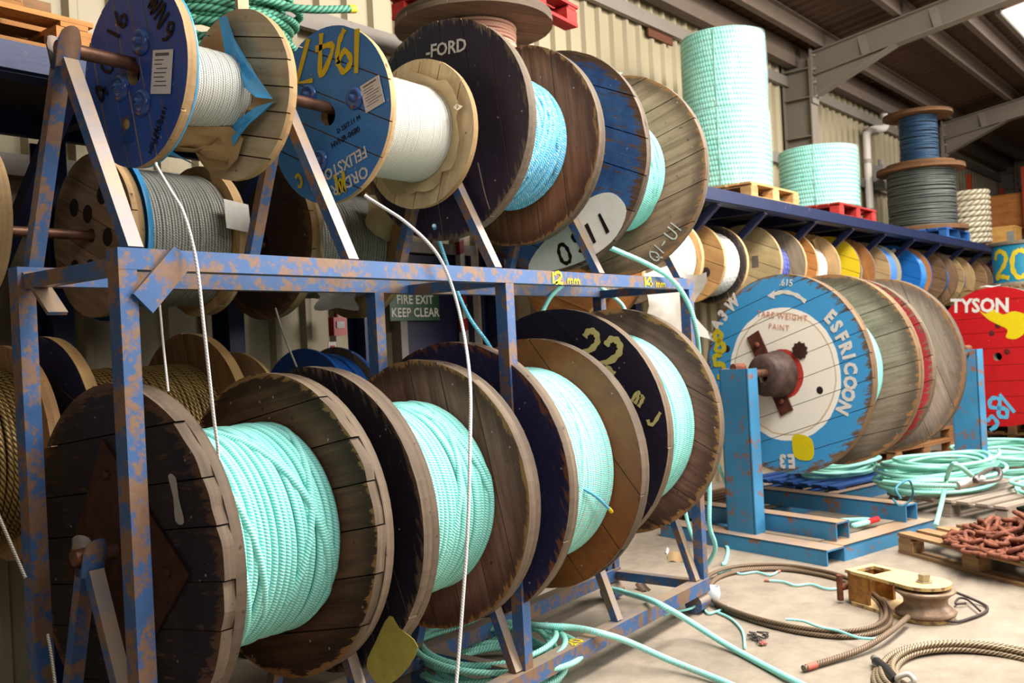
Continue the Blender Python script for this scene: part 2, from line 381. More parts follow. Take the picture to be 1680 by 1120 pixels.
def text(name, body, size, M, mat, parent, **k):
    me = text_mesh(body, size, M, **k); me.materials.append(mat); o = bpy.data.objects.new(name, me); COL.objects.link(o)
    if parent is not None: o.parent = parent
    return o
# hand-painted glyphs: polylines in a .6 x 1 cell
GL = {'0': [[(.3, 1), (.08, .8), (.05, .3), (.25, 0), (.5, .2), (.55, .75), (.3, 1)]], '1': [[(.3, 0), (.3, 1)]],
      '2': [[(.02, .72), (.1, .95), (.35, 1), (.52, .78), (.4, .45), (.02, .05), (.3, .1), (.6, .02)]],
      '4': [[(.42, 0), (.42, 1), (.0, .35), (.62, .35)]], '5': [[(.55, 1), (.1, 1), (.08, .6), (.4, .6), (.55, .3), (.35, 0), (.02, .05)]],
      '6': [[(.5, 1), (.15, .65), (.05, .25), (.28, 0), (.53, .22), (.35, .48), (.08, .35)]],
      '7': [[(.02, 1), (.6, 1), (.2, 0)]], '8': [[(.3, .52), (.08, .75), (.3, 1), (.52, .75), (.3, .52), (.03, .22), (.3, 0), (.57, .22), (.3, .52)]],
      '9': [[(.52, .72), (.3, .98), (.06, .75), (.28, .5), (.52, .72), (.48, .3), (.3, 0)]],
      'm': [[(.0, 0), (.02, .6), (.2, .55), (.25, 0)], [(.25, .5), (.42, .62), (.5, .45), (.52, 0)]],
      'W': [[(0, 1), (.12, 0), (.3, .7), (.48, 0), (.6, 1)]], 'N': [[(0, 0), (.02, 1), (.5, 0), (.52, 1)]],
      'U': [[(0, 1), (.05, .2), (.28, 0), (.5, .2), (.52, 1)]], 'I': [[(.1, 1), (.1, 0)]], 'J': [[(.4, 1), (.42, .2), (.2, 0), (0, .15)]],
      'Q': [[(.3, 1), (.05, .7), (.1, .2), (.4, .1), (.55, .5), (.3, 1)], [(.3, .35), (.6, -.1)]], '-': [[(0, .5), (.4, .5)]], 'c': [[(.5, .8), (.2, .9), (.02, .5), (.2, .1), (.5, .2)]]}
def strokes(polys, w, th=.0012):
    mb = MB(); fr = lambda p, q, z: np.stack([p, q, z], 1)
    for P in polys:
        P = smooth(P, 5) if len(P) > 3 else np.asarray(P, float)
        T = np.gradient(P, axis=0); T /= np.linalg.norm(T, axis=1)[:, None]+1e-9; N = np.stack([-T[:, 1], T[:, 0]], 1)
        ww = w*.5*(1+.22*np.sin(np.arange(len(P))*1.7+rng.random()*6))[:, None]
        a, b = P+N*ww, P-N*ww
        for z, fl_ in ((th, 0), (0, 1)):
            V = np.zeros((2*len(P), 3)); V[:len(P), :2] = a; V[len(P):, :2] = b; V[:, 2] = z
            i = np.arange(len(P)-1); n = len(P); Q = np.stack([i+n, i+n+1, i+1, i], 1)
            mb.add(V, Q if not fl_ else Q[:, ::-1])
    return mb
def hand(name, s, h, M, mat, parent, w=.13, sp=.78, jit=.05, kx=1.0):
    x = 0; polys = []; r = random.Random(hash(s) % 1000 if False else len(s)*7+ord(s[0]))
    tot = sum(.35 if c in '1I ' else sp for c in s)
    for c in s:
        dy = r.uniform(-jit, jit)
        for P in GL.get(c, []): polys.append([((x+p-tot/2+.08)*h*kx, (q-.5+dy)*h) for p, q in P])
        x += .42 if c in '1I ' else sp
    mb = strokes(polys, w*h); mb.v = [np.array([tuple(M @ Vector(p)) for p in V]) for V in mb.v]
    return mb.build(name, mat, parent)
white = paintm('dcd8d0'); yell = paintm('ddc22a'); pale = paintm('d8ce86'); black = paintm('15100f'); skyb = paintm('5fb2d8')
sg = empty('fire_exit_sign', B(4.51, 1.12, 1.795), 'green FIRE EXIT KEEP CLEAR sign with white capitals on dark fire door', 'sign', BA)
part('sign_board', MB().box((0, 0, 0), (.46, .012, .19)), plain('1d4a2c', .4, 0, .1), sg)
for bd, z in (('FIRE EXIT', .04), ('KEEP CLEAR', -.045)): text('lettering', bd, .082, wall_frame(0, -.0085, z), white, sg, bold=.0012)
sp_ = empty('striped_post', B(4.97, 1.11, 0), 'red and white striped guard post beside the fire door', 'post', BA)
for i in range(26): part('stripe', MB().box((0, 0, .045+i*.09), (.045, .045, .09), np.array([[1, 0, 0], [0, 1, 0], [0.35, 0, 1]])), plain('c9c0b6' if i % 2 else 'a51d20', .5), sp_)
fa = empty('fire_call_point', B(3.83, 1.10, 1.67), 'red fire alarm call point box on a rack upright', 'alarm', BA)
part('case', MB().box((0, 0, 0), (.10, .05, .11)), plain('b3151a', .4), fa); part('glass_panel', MB().box((0, -.027, .01), (.06, .006, .04)), plain('8f8a88', .3), fa)
part('conduit', MB().tube([(0, .01, .05), (0, .01, .55)], .013, 8), plain('8e1618', .5), fa)
ns = empty('safety_notice', B(3.78, 1.10, 1.54), 'small white notice with red block below the call point', 'sign', BA)
part('card', MB().box((0, 0, 0), (.06, .006, .08)), white, ns); part('red_block', MB().box((0, -.005, -.005), (.035, .004, .045)), plain('b01818'), ns)
# downpipe and the box beside it
dp = empty('downpipe', B(13.68, 1.13, 2.65), 'pale plastic downpipe with swan neck on the far wall', 'pipe', BA)
pp = smooth([(.66, 0, 2.14), (.72, 0, 2.10), (.82, 0, 2.02), (.86, 0, 1.92), (.82, 0, 1.80), (.30, 0, 1.70), (.06, 0, 1.6), (0, 0, 1.45), (0, 0, 0)], 5)
part('pipe', MB().tube(pp, .055, 12), plain('e6ddd2', .4, 0, .06), dp)
for z in (.5, 1.2): part('bracket', MB().tube([(0, 0, z-.03), (0, 0, z+.03)], .065, 12), plain('b5aca0', .4), dp)
jb = empty('junction_box', B(14.15, 1.10, 3.66), 'pale grey junction box on the wall beside the downpipe', 'box', BA)
part('case', MB().box((0, 0, 0), (.3, .14, .34)), plain('b8b0a6', .5), jb); part('gland', MB().tube([(0, 0, .17), (0, 0, .27)], .04, 8), plain('b8b0a6', .5), jb); part('conduit', MB().tube([(.15, 0, -.05), (.6, .02, -.1)], .05, 8), plain('a79f95', .5), jb)

# ------------------------------------------------------------------ cantilever racking
rb = steelpaint('222c50', '453a4a', .30, '6a6470', .4, .6)
rk = empty('cantilever_racking', B(1, 0, 0), 'long dark blue cantilever racking carrying pallets and rows of small drums', 'racking', BA)
part('front_beam', MB().box((8, 0, 2.572), (18, .05, .095)).box((8, .04, 2.522), (18, .09, .012)), rb, rk)
part('rear_beam', MB().box((8, .81, 2.56), (18, .04, .12)), rb, rk)
part('shelf_deck', MB().box((8, .41, 2.612), (18, .82, .014)), plain('39353a', .7), rk)
CS = [2.03, 2.9, 3.8, 5.0, 5.9, 6.75, 7.6, 8.7, 9.7, 10.7, 11.75, 12.85, 14.0, 15.1, 16.2]; BR = [1.75, 2.66, 3.6]+CS[3:]
for s in CS:
    x = s-1; y = BR[CS.index(s)]-1
    part('upright', MB().box((x, .85, 1.25), (.012, .14, 2.5)).box((x, .78, 1.25), (.09, .012, 2.5)).box((x, .92, 1.25), (.09, .012, 2.5)), rb, rk)
    part('shelf_arm', MB().beam((x, .03, 2.56), (x, .85, 2.56), .05, .09), rb, rk)
    part('brace', MB().beam((y, .02, 2.52), (y, .80, 1.86), .05, .06), rb, rk)

# ------------------------------------------------------------------ the drum rack in front
blue = steelpaint('42679c', '6a4e3c', .44, '94806a', .45, .5)
YF, YB, ZT, ZB, XL, XR, AX = 2.328, 2.95, 1.8155, .178, 1.345, 4.70, 2.67
FR = [1.407, 2.204, 2.995, 3.785, 4.60]
rack = empty('drum_rack', (1.345, 2.328, 0), 'blue rusted two tier steel rack holding rows of rope drums', 'rack')
def rp(name, mb, m=blue, **k):
    o = mb.build(name, m, rack, **k); o.location = (-1.345, -2.328, 0); return o
S_ = .058
for y in (YF+S_/2, YB-S_/2):
    rp('top_rail', MB().box(((XL+XR)/2, y, ZT-S_/2), (XR-XL, S_, S_)))
    rp('base_rail', MB().box(((XL+XR)/2, y, ZB-.035), (XR-XL, .07, .07)))
    for x in (XL+.027, 3.045 if y < 2.5 else 2.86, XR-.027): rp('post', MB().box((x, y, (ZT+.1)/2+ (.0 if x > 1.5 else .0)), (.053, .056, ZT-.104)))
for x in (XL+.04, 3.06, XR-.04):
    rp('cross_bar', MB().box((x, (YF+YB)/2, ZT-.045), (.045, YB-YF-.12, .045)))
    rp('base_cross_bar', MB().box((x, (YF+YB)/2, ZB-.035), (.05, YB-YF-.14, .05)))
rp('gusset', MB().beam((1.535, YF-.006, 1.80), (1.405, YF-.006, 1.665), .012, .075, (0, 0, 1)))
rp('gusset', MB().beam((1.39, YB-.05, 1.80), (1.39, YB-.2, 1.665), .012, .06, (1, 0, 0)))
for x in (XL+.1, 3.05, XR-.07):
    for y in (YF+.04, YB-.04): rp('foot_roller', MB().tube([(x-.05, y, .055), (x+.06, y, .055)], .052, 14))
def frame(x, zb, za, front_off=0.):
    rp('frame_leg', MB().beam((x, YF+.03, zb), (x, AX-.022, za-.02), .045, .036, (0, -1, .3)))
    rp('frame_leg', MB().beam((x, YB-.03, zb), (x, AX+.022, za-.02), .045, .036, (0, 1, .3)))
    for sgn in (-1, 1):   # flared half-pipe cradle lips
        th = np.linspace(-1.0, 1.0, 9); G = []
        for t in np.linspace(0, 1, 5):
            z = za-.035+t*.10; yo = AX+sgn*(.024+.02*t+.012*t*t)
            G.append([(x+.034*a*(1-.25*max(0, t-.75)*4*abs(a)), yo-sgn*.014*(a*a), z+.012*t*(1-a*a)) for a in th])
        G = np.array(G); b = MB().grid(G); G2 = G+np.array([0, sgn*.006, 0]); b.grid(G2[:, ::-1])
        rp('cradle_lip', b)
for i, x in enumerate(FR):
    frame(x, ZT-.002, 2.41); frame(x, ZB, .93 if i < 3 else (.96 if i == 3 else 1.05))
for bd, px, w_ in (('12', 3.44, 0), ('14', 4.25, 0)):
    M = wall_frame(px-.06, YF-.0015, ZT-.029); o = hand('lettering', bd, .05, M, yell, rack, .25, .9, .03, 2.0); o.location = (-1.345, -2.328, 0)
    o = hand('lettering', 'mm', .034, wall_frame(px+.075, YF-.0015, ZT-.036), yell, rack, .24, .72, .03, 2.2); o.location = (-1.345, -2.328, 0)
o = hand('lettering', '20', .06, Matrix.Translation((3.42, YF+.035, ZB+.001)), yell, rack, .2); o.location = (-1.345, -2.328, 0)
rod = rusty('4a3028', '7d5743', .5, .5, 20.)
def axle(p0, p1, r, label): return MB().tube([(0, 0, 0), tuple(np.array(p1)-np.array(p0))], r, 16).build('axle', rod, loc=p0, label=label, cat='axle')
axle((1.385, AX, 2.435), (4.66, AX, 2.435), .0215, 'rusty steel axle through the top row of drums on the blue rack')
axle((1.36, AX, .955), (3.78, AX, .955), .024, 'rusty steel axle through the lower row of drums, left length')
axle((3.80, AX, 1.075), (4.66, AX, 1.075), .024, 'rusty steel axle through the 22 mm drum at the lower right')

# ------------------------------------------------------------------ drums
def clip_planks(R, n, hole, ang, edge_j, r_):
    """board outlines (p along, q across) of a round flange; the middle board carries the hub hole"""
    n = n if n % 2 else n+1; c = n//2
    w = np.array([1+r_.uniform(-.22, .22) for _ in range(n)]); w[c] = max(1, w[c])
    w = (w+w[::-1])/2; w *= 2*R/w.sum(); cut = np.concatenate([[-R], -R+np.cumsum(w)])
    if cut[c+1] < hole*1.15: cut[c+1] = hole*1.15; cut[c] = -hole*1.15
    g = .0022
    out = []
    for i in range(n):
        a, b = cut[i]+(g if i else .002), cut[i+1]-(g if i < n-1 else .002); k = 9
        q = np.linspace(a, b, k) if 0 < i < n-1 else R*np.sin(np.linspace(math.asin(max(-1, a/R)), math.asin(min(1, b/R)), k))
        p = np.sqrt(np.maximum(R*R-q*q, 0))
        jr = lambda: np.interp(np.arange(k), [0, 2.7, 5.5, k-1], [r_.uniform(-edge_j, edge_j*.4) for _ in range(4)])
        pr_, pl_ = p+jr(), p+jr()
        e = r_.uniform(-edge_j, edge_j*.3); pr_ += e; pl_ += r_.uniform(-edge_j, edge_j*.3)
        right = np.stack([np.maximum(pr_, .001), q], 1); left = np.stack([-np.maximum(pl_, .001), q], 1)[::-1]
        if i == c and hole > 0:
            th = np.linspace(pi/2, -pi/2, 9); hr = np.stack([hole*np.cos(th), hole*np.sin(th)], 1); hl = hr*[-1, 1]
            out.append([np.vstack([[(0, a)], right, [(0, b)], hr]), np.vstack([[(0, b)], left, [(0, a)], hl[::-1]])])
        else: out.append([np.vstack([right, left])])
    return out
def flange(parent, name, x0, th, R, n, ang, face, rim, hole=.045, seed=1, edge_j=.004, back=None):
    r_ = random.Random(seed); ca, sa = cos(ang), sin(ang)
    fr = lambda p, q, x: np.stack([x, p*ca-q*sa, p*sa+q*ca], 1)
    h = th*.52; k = MB()
    N = 64 if R > .3 else 40
    k.lathe([(x0+h, hole), (x0+h, R-.004), (x0+th, R-.003-.002), (x0+th, hole), (x0+h, hole)], N, sm=False, uk=.3)
    o = k.build(name, back or rim, parent)
    for ps in clip_planks(R, n, hole, ang, edge_j, r_):
        b = MB(); dx = r_.uniform(0, .0018)
        for P in ps:
            off = r_.random()*3
            b.prism(P, x0+dx, x0+h-.0005, fr, 0, 1, P+[off, off*.37])
        b.build('plank', [face, rim], o)
    return o
def wraps(L0, L1, Rw, dia, seg=72, nr=8, wob=.45, cross=0, seed=3, rj=.08, sides=None):
    """turns of rope side by side, each its own slightly wandering loop, plus a few turns crossing on top"""
    r_ = random.Random(seed); mb = MB(); n = max(2, int((L1-L0)/dia)); th = np.arange(seed % 3, seg+seed % 3)*2*pi/seg
    for i in range(n):
        x = L0+(i+.5)*(L1-L0)/n; a1, a2, p1, p2 = r_.uniform(0, wob), r_.uniform(0, wob*.5), r_.random()*6.3, r_.random()*6.3
        xx = x+dia*(a1*np.sin(th+p1)+a2*np.sin(2*th+p2))
        xx = np.clip(xx, L0+dia*.5, L1-dia*.5)
        rr = Rw-dia*.5+dia*rj*(r_.uniform(-1, 1)+np.sin(th+r_.random()*6.3))
        mb.tube(np.stack([xx, rr*np.cos(th), rr*np.sin(th)], 1), dia*.53, nr, True, u0=r_.random())
    for i in range(cross):
        u = r_.uniform(.1, .9); x = L0+u*(L1-L0); dx = r_.uniform(.05, .16)*(1 if r_.random() < .7 else -1)
        t0 = r_.uniform(1.2, 2.2); t = np.linspace(t0, t0+r_.uniform(1.8, 2.8), 34); f = (t-t[0])/(t[-1]-t[0])
        xx = np.clip(x+dx*(f-.5)*2, L0+dia*.5, L1-dia*.5); rr = Rw-dia*.5+dia*.38*np.sin(pi*f)**.6
        # angle runs from the crown of the winding down the front
        mb.tube(np.stack([xx, rr*np.cos(t), rr*np.sin(t)], 1), dia*.53, nr, caps=False, u0=r_.random())
    return mb
def drum(name, label, cat, loc, L, R, th, nl, nr_, fl_, fr_, rope, rim, Rw, dia, angs=(0.3, 1.2), rz=0., group=None, hole=.045, upright=False, seed=1, seg=72, tn=8, wob=.4, cross=0, edge_j=.004, Rr=None, rl=None, core=None, thr=None, back=None, rimr=None):
    zc = R if not upright else 0
    root = empty(name, (loc[0], loc[1], loc[2]-zc), label, cat, rz, group)
    piv = []
    a = flange(root, 'flange', 0, th, R, nl, angs[0], fl_, rim, hole, seed, edge_j, back)
    thr = thr or th
    b = flange(root, 'flange', L-thr, thr, Rr or R, nr_, angs[1], fr_, rimr or rim, hole, seed+50, edge_j)
    c = MB().lathe([(th, Rw-dia*1.2), (L-thr, Rw-dia*1.2)], 48).build('core', core or plain('3a2a20', .9), root)
    w = wraps(th+.002, L-thr-.002, Rw, dia, seg, tn, wob, cross, seed).build('rope_winding', rope, root)
    for o in (a, b, c, w):
        if upright: o.rotation_euler = (0, -pi/2, 0)
        else: o.location = (0, 0, zc)
    root['zc'] = zc
    return root
def on(root, o):   # put an extra part at the drum's axle height
    o.parent = root; o.location = (0, 0, root['zc']); return o
rimA = wood('463a2f', '7c6a58', .6); rimL = wood('9c7a50', 'c8a87c', .5); rimD = wood('43352a', '7d6a56', .6); rimG = wood('6d6152', 'a39582', .6)
sea = ropemat('baf8ee', '58cec6', .024, k=.42, strands=3, lo=.02); seaf = ropemat('c0f8ee', '5ed0c8', .02, 'f2b4a4', k=.45, strands=3, lo=.02)
bluef = ropemat('92daf6', '45aee2', .021, 'eef6f6', k=.55, strands=4)
wireW = ropemat('efeee4', 'a9aaa2', .009, k=.8, strands=3, rough=.38, metal=.15); wireG = ropemat('b5b3aa', '6a6862', .013, k=.8, strands=3, rough=.4, metal=.3)
gold = ropemat('a88a50', '2e2012', .02, k=1.1, strands=4, rough=.4, metal=.5)
# --- top row
t1 = drum('wire_drum', 'small blue faced drum of bright steel wire at the top left with torn paper', 'cable drum', (1.624, AX, 2.405), .41, .29, .036, 6, 6, pwood('2f55a4', '6a4a30', 'c0a070', .29, .24, .93, .42, '24448e'), wood('b59a72', 'd9c4a0'), wireW, rimL, .13, .0088, (1.35, .25), hole=.036, seed=2, seg=64, tn=6, wob=.05, edge_j=.002)
t2 = drum('wire_drum', 'blue faced drum of steel wire marked with yellow 1947 upside down', 'cable drum', (2.417, AX, 2.405), .52, .332, .034, 5, 5, pwood('3f7fc4', '6a4a30', 'b59468', .332, .26, .93, .42, '3370b4'), wood('b89e76', 'ddcaa6'), wireW, rimL, .20, .0088, (.45, 1.9), hole=.04, seed=3, seg=72, tn=6, wob=.05, edge_j=.002, Rr=.312)
t3 = drum('rope_drum', 'black faced drum of pale blue flecked rope stencilled FORD', 'cable drum', (3.057, AX, 2.447), .588, .475, .06, 7, 5, pwood('221a2c', '4a382c', '8f7a66', .475, .36, .9, .5, '2c2238'), wood('663a24', 'a06a4c', R=.475), bluef, rimA, .305, .021, (1.45, 1.5), seed=4, wob=.5, cross=6)
t4 = drum('rope_drum', 'dark blue faced drum of mint rope with 1160 on a white patch', 'cable drum', (3.815, 2.63, 2.391), .663, .544, .05, 7, 7, pwood('2a4a80', '4a3a30', '8a6a50', .552, .44, .87, .45, '4470a4'), wood('7c5e4a', 'ba987e', R=.544), sea, rimA, .317, .021, (.42, -.28), hole=.075, seed=5, wob=.5, cross=3)
# --- lower row
b1 = drum('rope_drum', 'large dark drum of mint rope with a rusty diamond hub plate at the lower left', 'cable drum', (1.495, AX, .925), .64, .526, .075, 7, 7, pwood('15111b', '3a281e', '6a4a38', .526, .42, .89, .55, '221a24'), wood('40281a', '7c523a', R=.526), sea, rimA, .357, .0235, (-.12, -.2), seed=6, wob=.38, cross=6, edge_j=.009)
b2 = drum('rope_drum', 'second large black drum of mint rope with a torn yellow label near the floor', 'cable drum', (2.241, AX, .911), .66, .553, .08, 5, 7, pwood('14101c', '3a2c22', '84705a', .553, .38, .91, .5, '1a1526'), wood('62392c', '9e7060', R=.553), sea, rimA, .385, .0235, (1.2, 1.35), seed=7, wob=.38, cross=4, edge_j=.005)
b3 = drum('rope_drum', 'third drum of pink flecked mint rope with scuffed navy face and orange brown flange', 'cable drum', (3.03, AX, .937), .64, .597, .07, 5, 5, pwood('25284e', '5a3826', '94603c', .597, .40, .92, .42, '1c1c3c'), pwood('8a4e22', '552e18', '9a6030', .597, .38, .93, .5, '6e3c1c'), seaf, rimA, .455, .021, (1.1, .9), seed=8, wob=.3, cross=2, edge_j=.006)
b4 = drum('rope_drum', 'fourth drum of mint rope painted 22mm in yellow on a black face', 'cable drum', (3.825, AX, 1.063), .611, .611, .066, 5, 5, pwood('1b1826', '3f2f26', '6a5240', .611, .30, .93, .45, '241e34'), wood('5e3c32', '946a5c', R=.611), sea, rimD, .477, .026, (.8, .5), seed=9, wob=.6, cross=0, edge_j=.003)
tin = steelpaint('3a60a8', '6a4a3a', .34, '5a80c0', .22, .6)
def dome(root, tx, tz, r=.042, m=tin):
    o = MB().lathe([(0, r), (-.010, r*.95), (-.016, r*.75), (-.009, r*.45), (-.006, r*.34), (-.024, r*.28), (-.024, .0008)], 20).build('bolt_washer', m); on(root, o); o.location = (-.0005, -tx, root['zc']+tz)
def paper(root, tx, tz, w, h, rot, lines=8, barcode=True, m='dcd8d6'):
    M = face_frame(-.0035, tx, tz, rot); mb = MB(); c = np.array([(-w/2, -h/2), (w/2, -h/2), (w/2, h/2), (-w/2, h/2)])
    fr = lambda p, q, z: np.array([tuple(M @ Vector(v)) for v in zip(p, q, z)])
    mb.prism(c, .0015, 0, fr); o = on(root, mb.build('paper_label', plain(m, .6, 0, .06), None)); 
    b = MB(); r_ = random.Random(int(abs(tx)*1000))
    for i in range(lines):
        y = h*.36-i*h*.78/lines; x0 = -w*.38+(.0 if i % 3 else w*.1); x1 = x0+w*r_.uniform(.3, .75)
        if i == 0 and barcode:
            for k in range(14): b.prism(np.array([(x, y) for x, y in ((-w*.36+k*w*.05, y), (-w*.36+k*w*.05+w*.028, y), (-w*.36+k*w*.05+w*.028, y+h*.07), (-w*.36+k*w*.05, y+h*.07))]), .0022, .0016, fr)
        else: b.prism(np.array([(x0, y), (x1, y), (x1, y+h*.018), (x0, y+h*.018)]), .0022, .0016, fr)
    t = b.build('printed_lines', black, o); return o
def pf(x, tx, tz, rot=0.): return face_frame(x, tx, tz, rot)
# marks on the faces (tx to the right, tz up from the hub)
for tx, tz in ((.055, .085), (-.07, -.03), (.045, -.10)): dome(t1, tx, tz)
for tx, tz in ((-.101, .096), (.152, .033), (-.057, -.163)): dome(t2, tx, tz, .042)
paper(t1, .16, -.03, .105, .13, -.2); paper(t2, .245, .03, .10, .105, .22)
for ch, x, z in (('6', -.055, .185), ('1', -.105, .135), ('0', -.15, .062), ('4', -.19, -.02)): on(t1, hand('lettering', ch, .075, pf(-.002, x, z, radians(62)), black, None, .14))
on(t1, hand('lettering', 'WN9', .07, pf(-.002, .17, .13, radians(-62)), black, None, .14, .85))
on(t1, text('lettering', '0610-0691', .028, pf(-.002, .135, -.185, radians(58)), black, None)); on(t1, text('lettering', 'HSU 0610', .026, pf(-.002, .10, -.215, radians(58)), black, None))
pl = on(t1, MB().box((-.002, .045, -.165), (.003, .06, .085)).build('hub_plate', tin)); MB().lathe([(-.0045, .001), (-.0045, .016), (-.003, .016)], 16, c=(0, .045, -.15)).build('bolt_hole', rimL, pl)
on(t2, hand('lettering', '1947', .16, pf(-.002, .045, .222, radians(174)), yell, None, .14, .68, .06))
on(t2, text('lettering', 'HVNR-0680', .032, pf(-.002, .09, -.10, radians(14)), black, None)); on(t2, text('lettering', 'D 25/7.11 M', .026, pf(-.002, .11, -.055, radians(14)), black, None))
on(t2, text('lettering', 'FELIXSTOWE', .062, pf(-.002, .04, -.205, radians(194)), white, None, sx=.9, bold=.001)); on(t2, text('lettering', 'ORDER', .062, pf(-.002, .10, -.262, radians(194)), white, None, bold=.001))
on(t2, hand('lettering', 'W', .075, pf(-.003, .055, -.265, radians(10)), yell, None, .2)); on(t2, hand('lettering', 'c', .06, pf(-.002, -.185, -.22, radians(200)), yell, None, .22))
on(t3, text('lettering', '-FORD', .078, pf(-.002, .055, .338, radians(-5)), white, None, bold=.0012))
sh = on(t3, MB().box((-.002, -.12, -.06), (.003, .012, .16)).box((-.002, .1, -.07), (.003, .2, .01)).build('hub_plate_edge', rusty()))
def patch(root, pts, m, x=-.0005, name='painted_patch', th=.0012):
    P = smooth(pts, 3, True); o = MB().prism(P*[1, 1], x-th, x, lambda p, q, z: np.stack([z, -p, q], 1)).build(name, m); return on(root, o)
patch(t4, [(-.162, -.514), (-.11, -.426), (.05, -.31), (.198, -.215), (.30, -.19), (.37, -.21), (.42, -.29), (.36, -.40), (.24, -.475), (.10, -.515), (-.05, -.532)], plain('efece2', .6, 0, .12, 25.))
for ch, x, z in (('1', .315, -.325), ('1', .238, -.365), ('6', .15, -.408), ('0', .062, -.468)): on(t4, hand('lettering', ch, .105, pf(-.0022, x*.985, z*.985, radians(205)), black, None, .17))
o = on(t4, hand('lettering', 'QI-', .075, pf(-.001, .25, -.42, radians(47)), white, None, .09)); o.location[0] = .663-.05
o = on(t4, hand('lettering', 'UI', .075, pf(-.001, .335, -.335, radians(50)), white, None, .09)); o.location[0] = .663-.05
# rusty diamond plate and scrap of label on the big dark drum
def diamond(root, pts, m):
    P = np.array(pts); o = MB().prism(P, -.008, 0, lambda p, q, z: np.stack([z, -p, q], 1)).build('hub_plate', m); on(root, o)
    for q in P:
        c = P.mean(0)+(q-P.mean(0))*.72; MB().lathe([(-.02, .001), (-.02, .016), (-.008, .016)], 6, c=(0, -c[0], c[1])).build('bolt', m, o)
diamond(b1, [(-.04, .357), (.372, -.005), (.03, -.37), (-.303, -.06)], rusty('241614', '4d2a20', .6))
patch(b1, [(.29, .262), (.325, .258), (.335, .20), (.355, .135), (.315, .135), (.31, .2)], plain('b5aca0', .7), -.0012, 'label_scrap')
patch(b2, [(.374, -.30), (.42, -.335), (.50, -.385), (.42, -.49), (.32, -.545), (.25, -.49), (.30, -.40)], plain('c9bf5a', .7, 0, .35, 14.), -.0012, 'label_scrap')
for ch, (tx, tz), h in zip('22mJ', ((.215, .42), (.335, .37), (.475, .165), (.548, .07)), (.15, .16, .085, .08)):
    on(b4, hand('lettering', ch, h, pf(-.002, tx, tz, radians(-25 if ch == '2' else -38)), pale, None, .2))

# ------------------------------------------------------------------ drum stand on the right
stp = steelpaint('4590be', '7d4a34', .38, 'b89470', .45, .5)
SA = radians(-16)
st = empty('drum_stand', (6.25, 2.76, 0), 'blue steel floor stand with two channel posts carrying the ringed white drum', 'stand', SA)
def channel(mb, p0, p1, w, h, t=.012, face=(0, 0, 1)):
    """U channel from p0 to p1, web on the side of face"""
    p0 = np.array(p0, float); p1 = np.array(p1, float); a = p1-p0; a /= np.linalg.norm(a); u = np.array(face, float); b = np.cross(u, a)
    mb.beam(p0+u*(h/2-t/2), p1+u*(h/2-t/2), w, t, u)
    for q in (-1, 1): mb.beam(p0+b*q*(w/2-t/2), p1+b*q*(w/2-t/2), t, h, u)
    return mb
for x in (0, 3.15):
    pm = channel(MB(), (x, .03, .1), (x, .03, 1.255), .25, .11, face=(-1, 0, 0)); part('post', pm, stp, st)
    part('cross_beam', channel(MB(), (x-.06, .72, .05), (x-.06, -.74, .05), .2, .1), stp, st)
for x in (.17, 1.0):
    part('upper_beam', channel(MB(), (x, .66, .165), (x, -.64, .165), .15, .12), stp, st)
part('front_beam', channel(MB(), (.042, -.64, .05), (1.14, -.64, .05), .2, .099), stp, st)
part('rear_beam', channel(MB(), (.042, .5, .05), (3.1, .5, .05), .12, .099), stp, st)
for x in (0, 3.15): part('pipe_cradle', MB().tube([(x-.05, .03, 1.262), (x+.06, .03, 1.262)], .03, 12), rusty(), st)
def SP(x, y, z): return (6.25+x*cos(SA)-y*sin(SA), 2.76+x*sin(SA)+y*cos(SA), z)
HZ = 1.19
sx_ = MB().tube([(-.0, 0, 0), (3.16, 0, 0)], .03, 14).build('axle', rod, loc=SP(0, 0, HZ+.02), rot=(0, 0, SA), label='rusty axle between the two blue posts of the floor stand', cat='axle')
rimW = wood('5a4330', '8f7453', .6)
s1 = drum('rope_drum', 'white drum with blue rim band, stencilled letters and a rusty hub bar', 'cable drum', SP(.46, 0, HZ), .65, .735, .07, 9, 7, ringwood(.735), wood('70604f', 'ae9c8a', R=.735), sea, rimW, .46, .024, (-.30, -.25), SA, seed=21, wob=.4, edge_j=.004)
s2 = drum('rope_drum', 'worn pink and red drum behind the white ringed drum on the blue stand', 'cable drum', SP(1.27, 0, HZ), .50, .705, .06, 7, 5, pwood('b02f3e', '6a503c', 'a58a70', .705, .42, .92, .4, 'a03a40'), wood('8a7566', 'b8a394', R=.705), sea, rimA, .36, .024, (-.3, 1.2), SA, seed=22, wob=.4)
bar_ = on(s1, MB().beam((-.007, .249, .304), (-.007, -.027, -.287), .12, .012, (-1, 0, 0)).build('hub_bar', rusty('3f2018', '6a3a2a')))
for q in ((-.02, .205, .22), (-.02, .01, -.2)): MB().lathe([(-.012, .001), (-.012, .022), (.006, .022)], 8, c=q).build('bolt', rusty(), bar_)
on(s1, MB().lathe([(-.20, .05), (-.20, .13), (-.17, .155), (-.06, .16), (-.03, .175), (-.013, .175)], 30, c=(0, .03, -.0)).build('hub_collar', rusty('2f221e', '5f4a42', .6)))
gp = [(.055*(1+(.22 if i % 2 else 0))*cos(i*pi/10)+.166, .055*(1+(.22 if i % 2 else 0))*sin(i*pi/10)+.168) for i in range(20)]
on(s1, MB().prism(gp, -.012, 0, lambda p, q, z: np.stack([z, -p, q], 1)).build('toothed_bolt', rusty('2a1510', '4a281e')))
for q in ((.312, -.118), (-.51, .2)): on(s1, MB().lathe([(-.001, .001), (-.001, .026), (.0, .028)], 16, c=(0, -q[0], q[1])).build('bolt_hole', plain('241510', .9)))
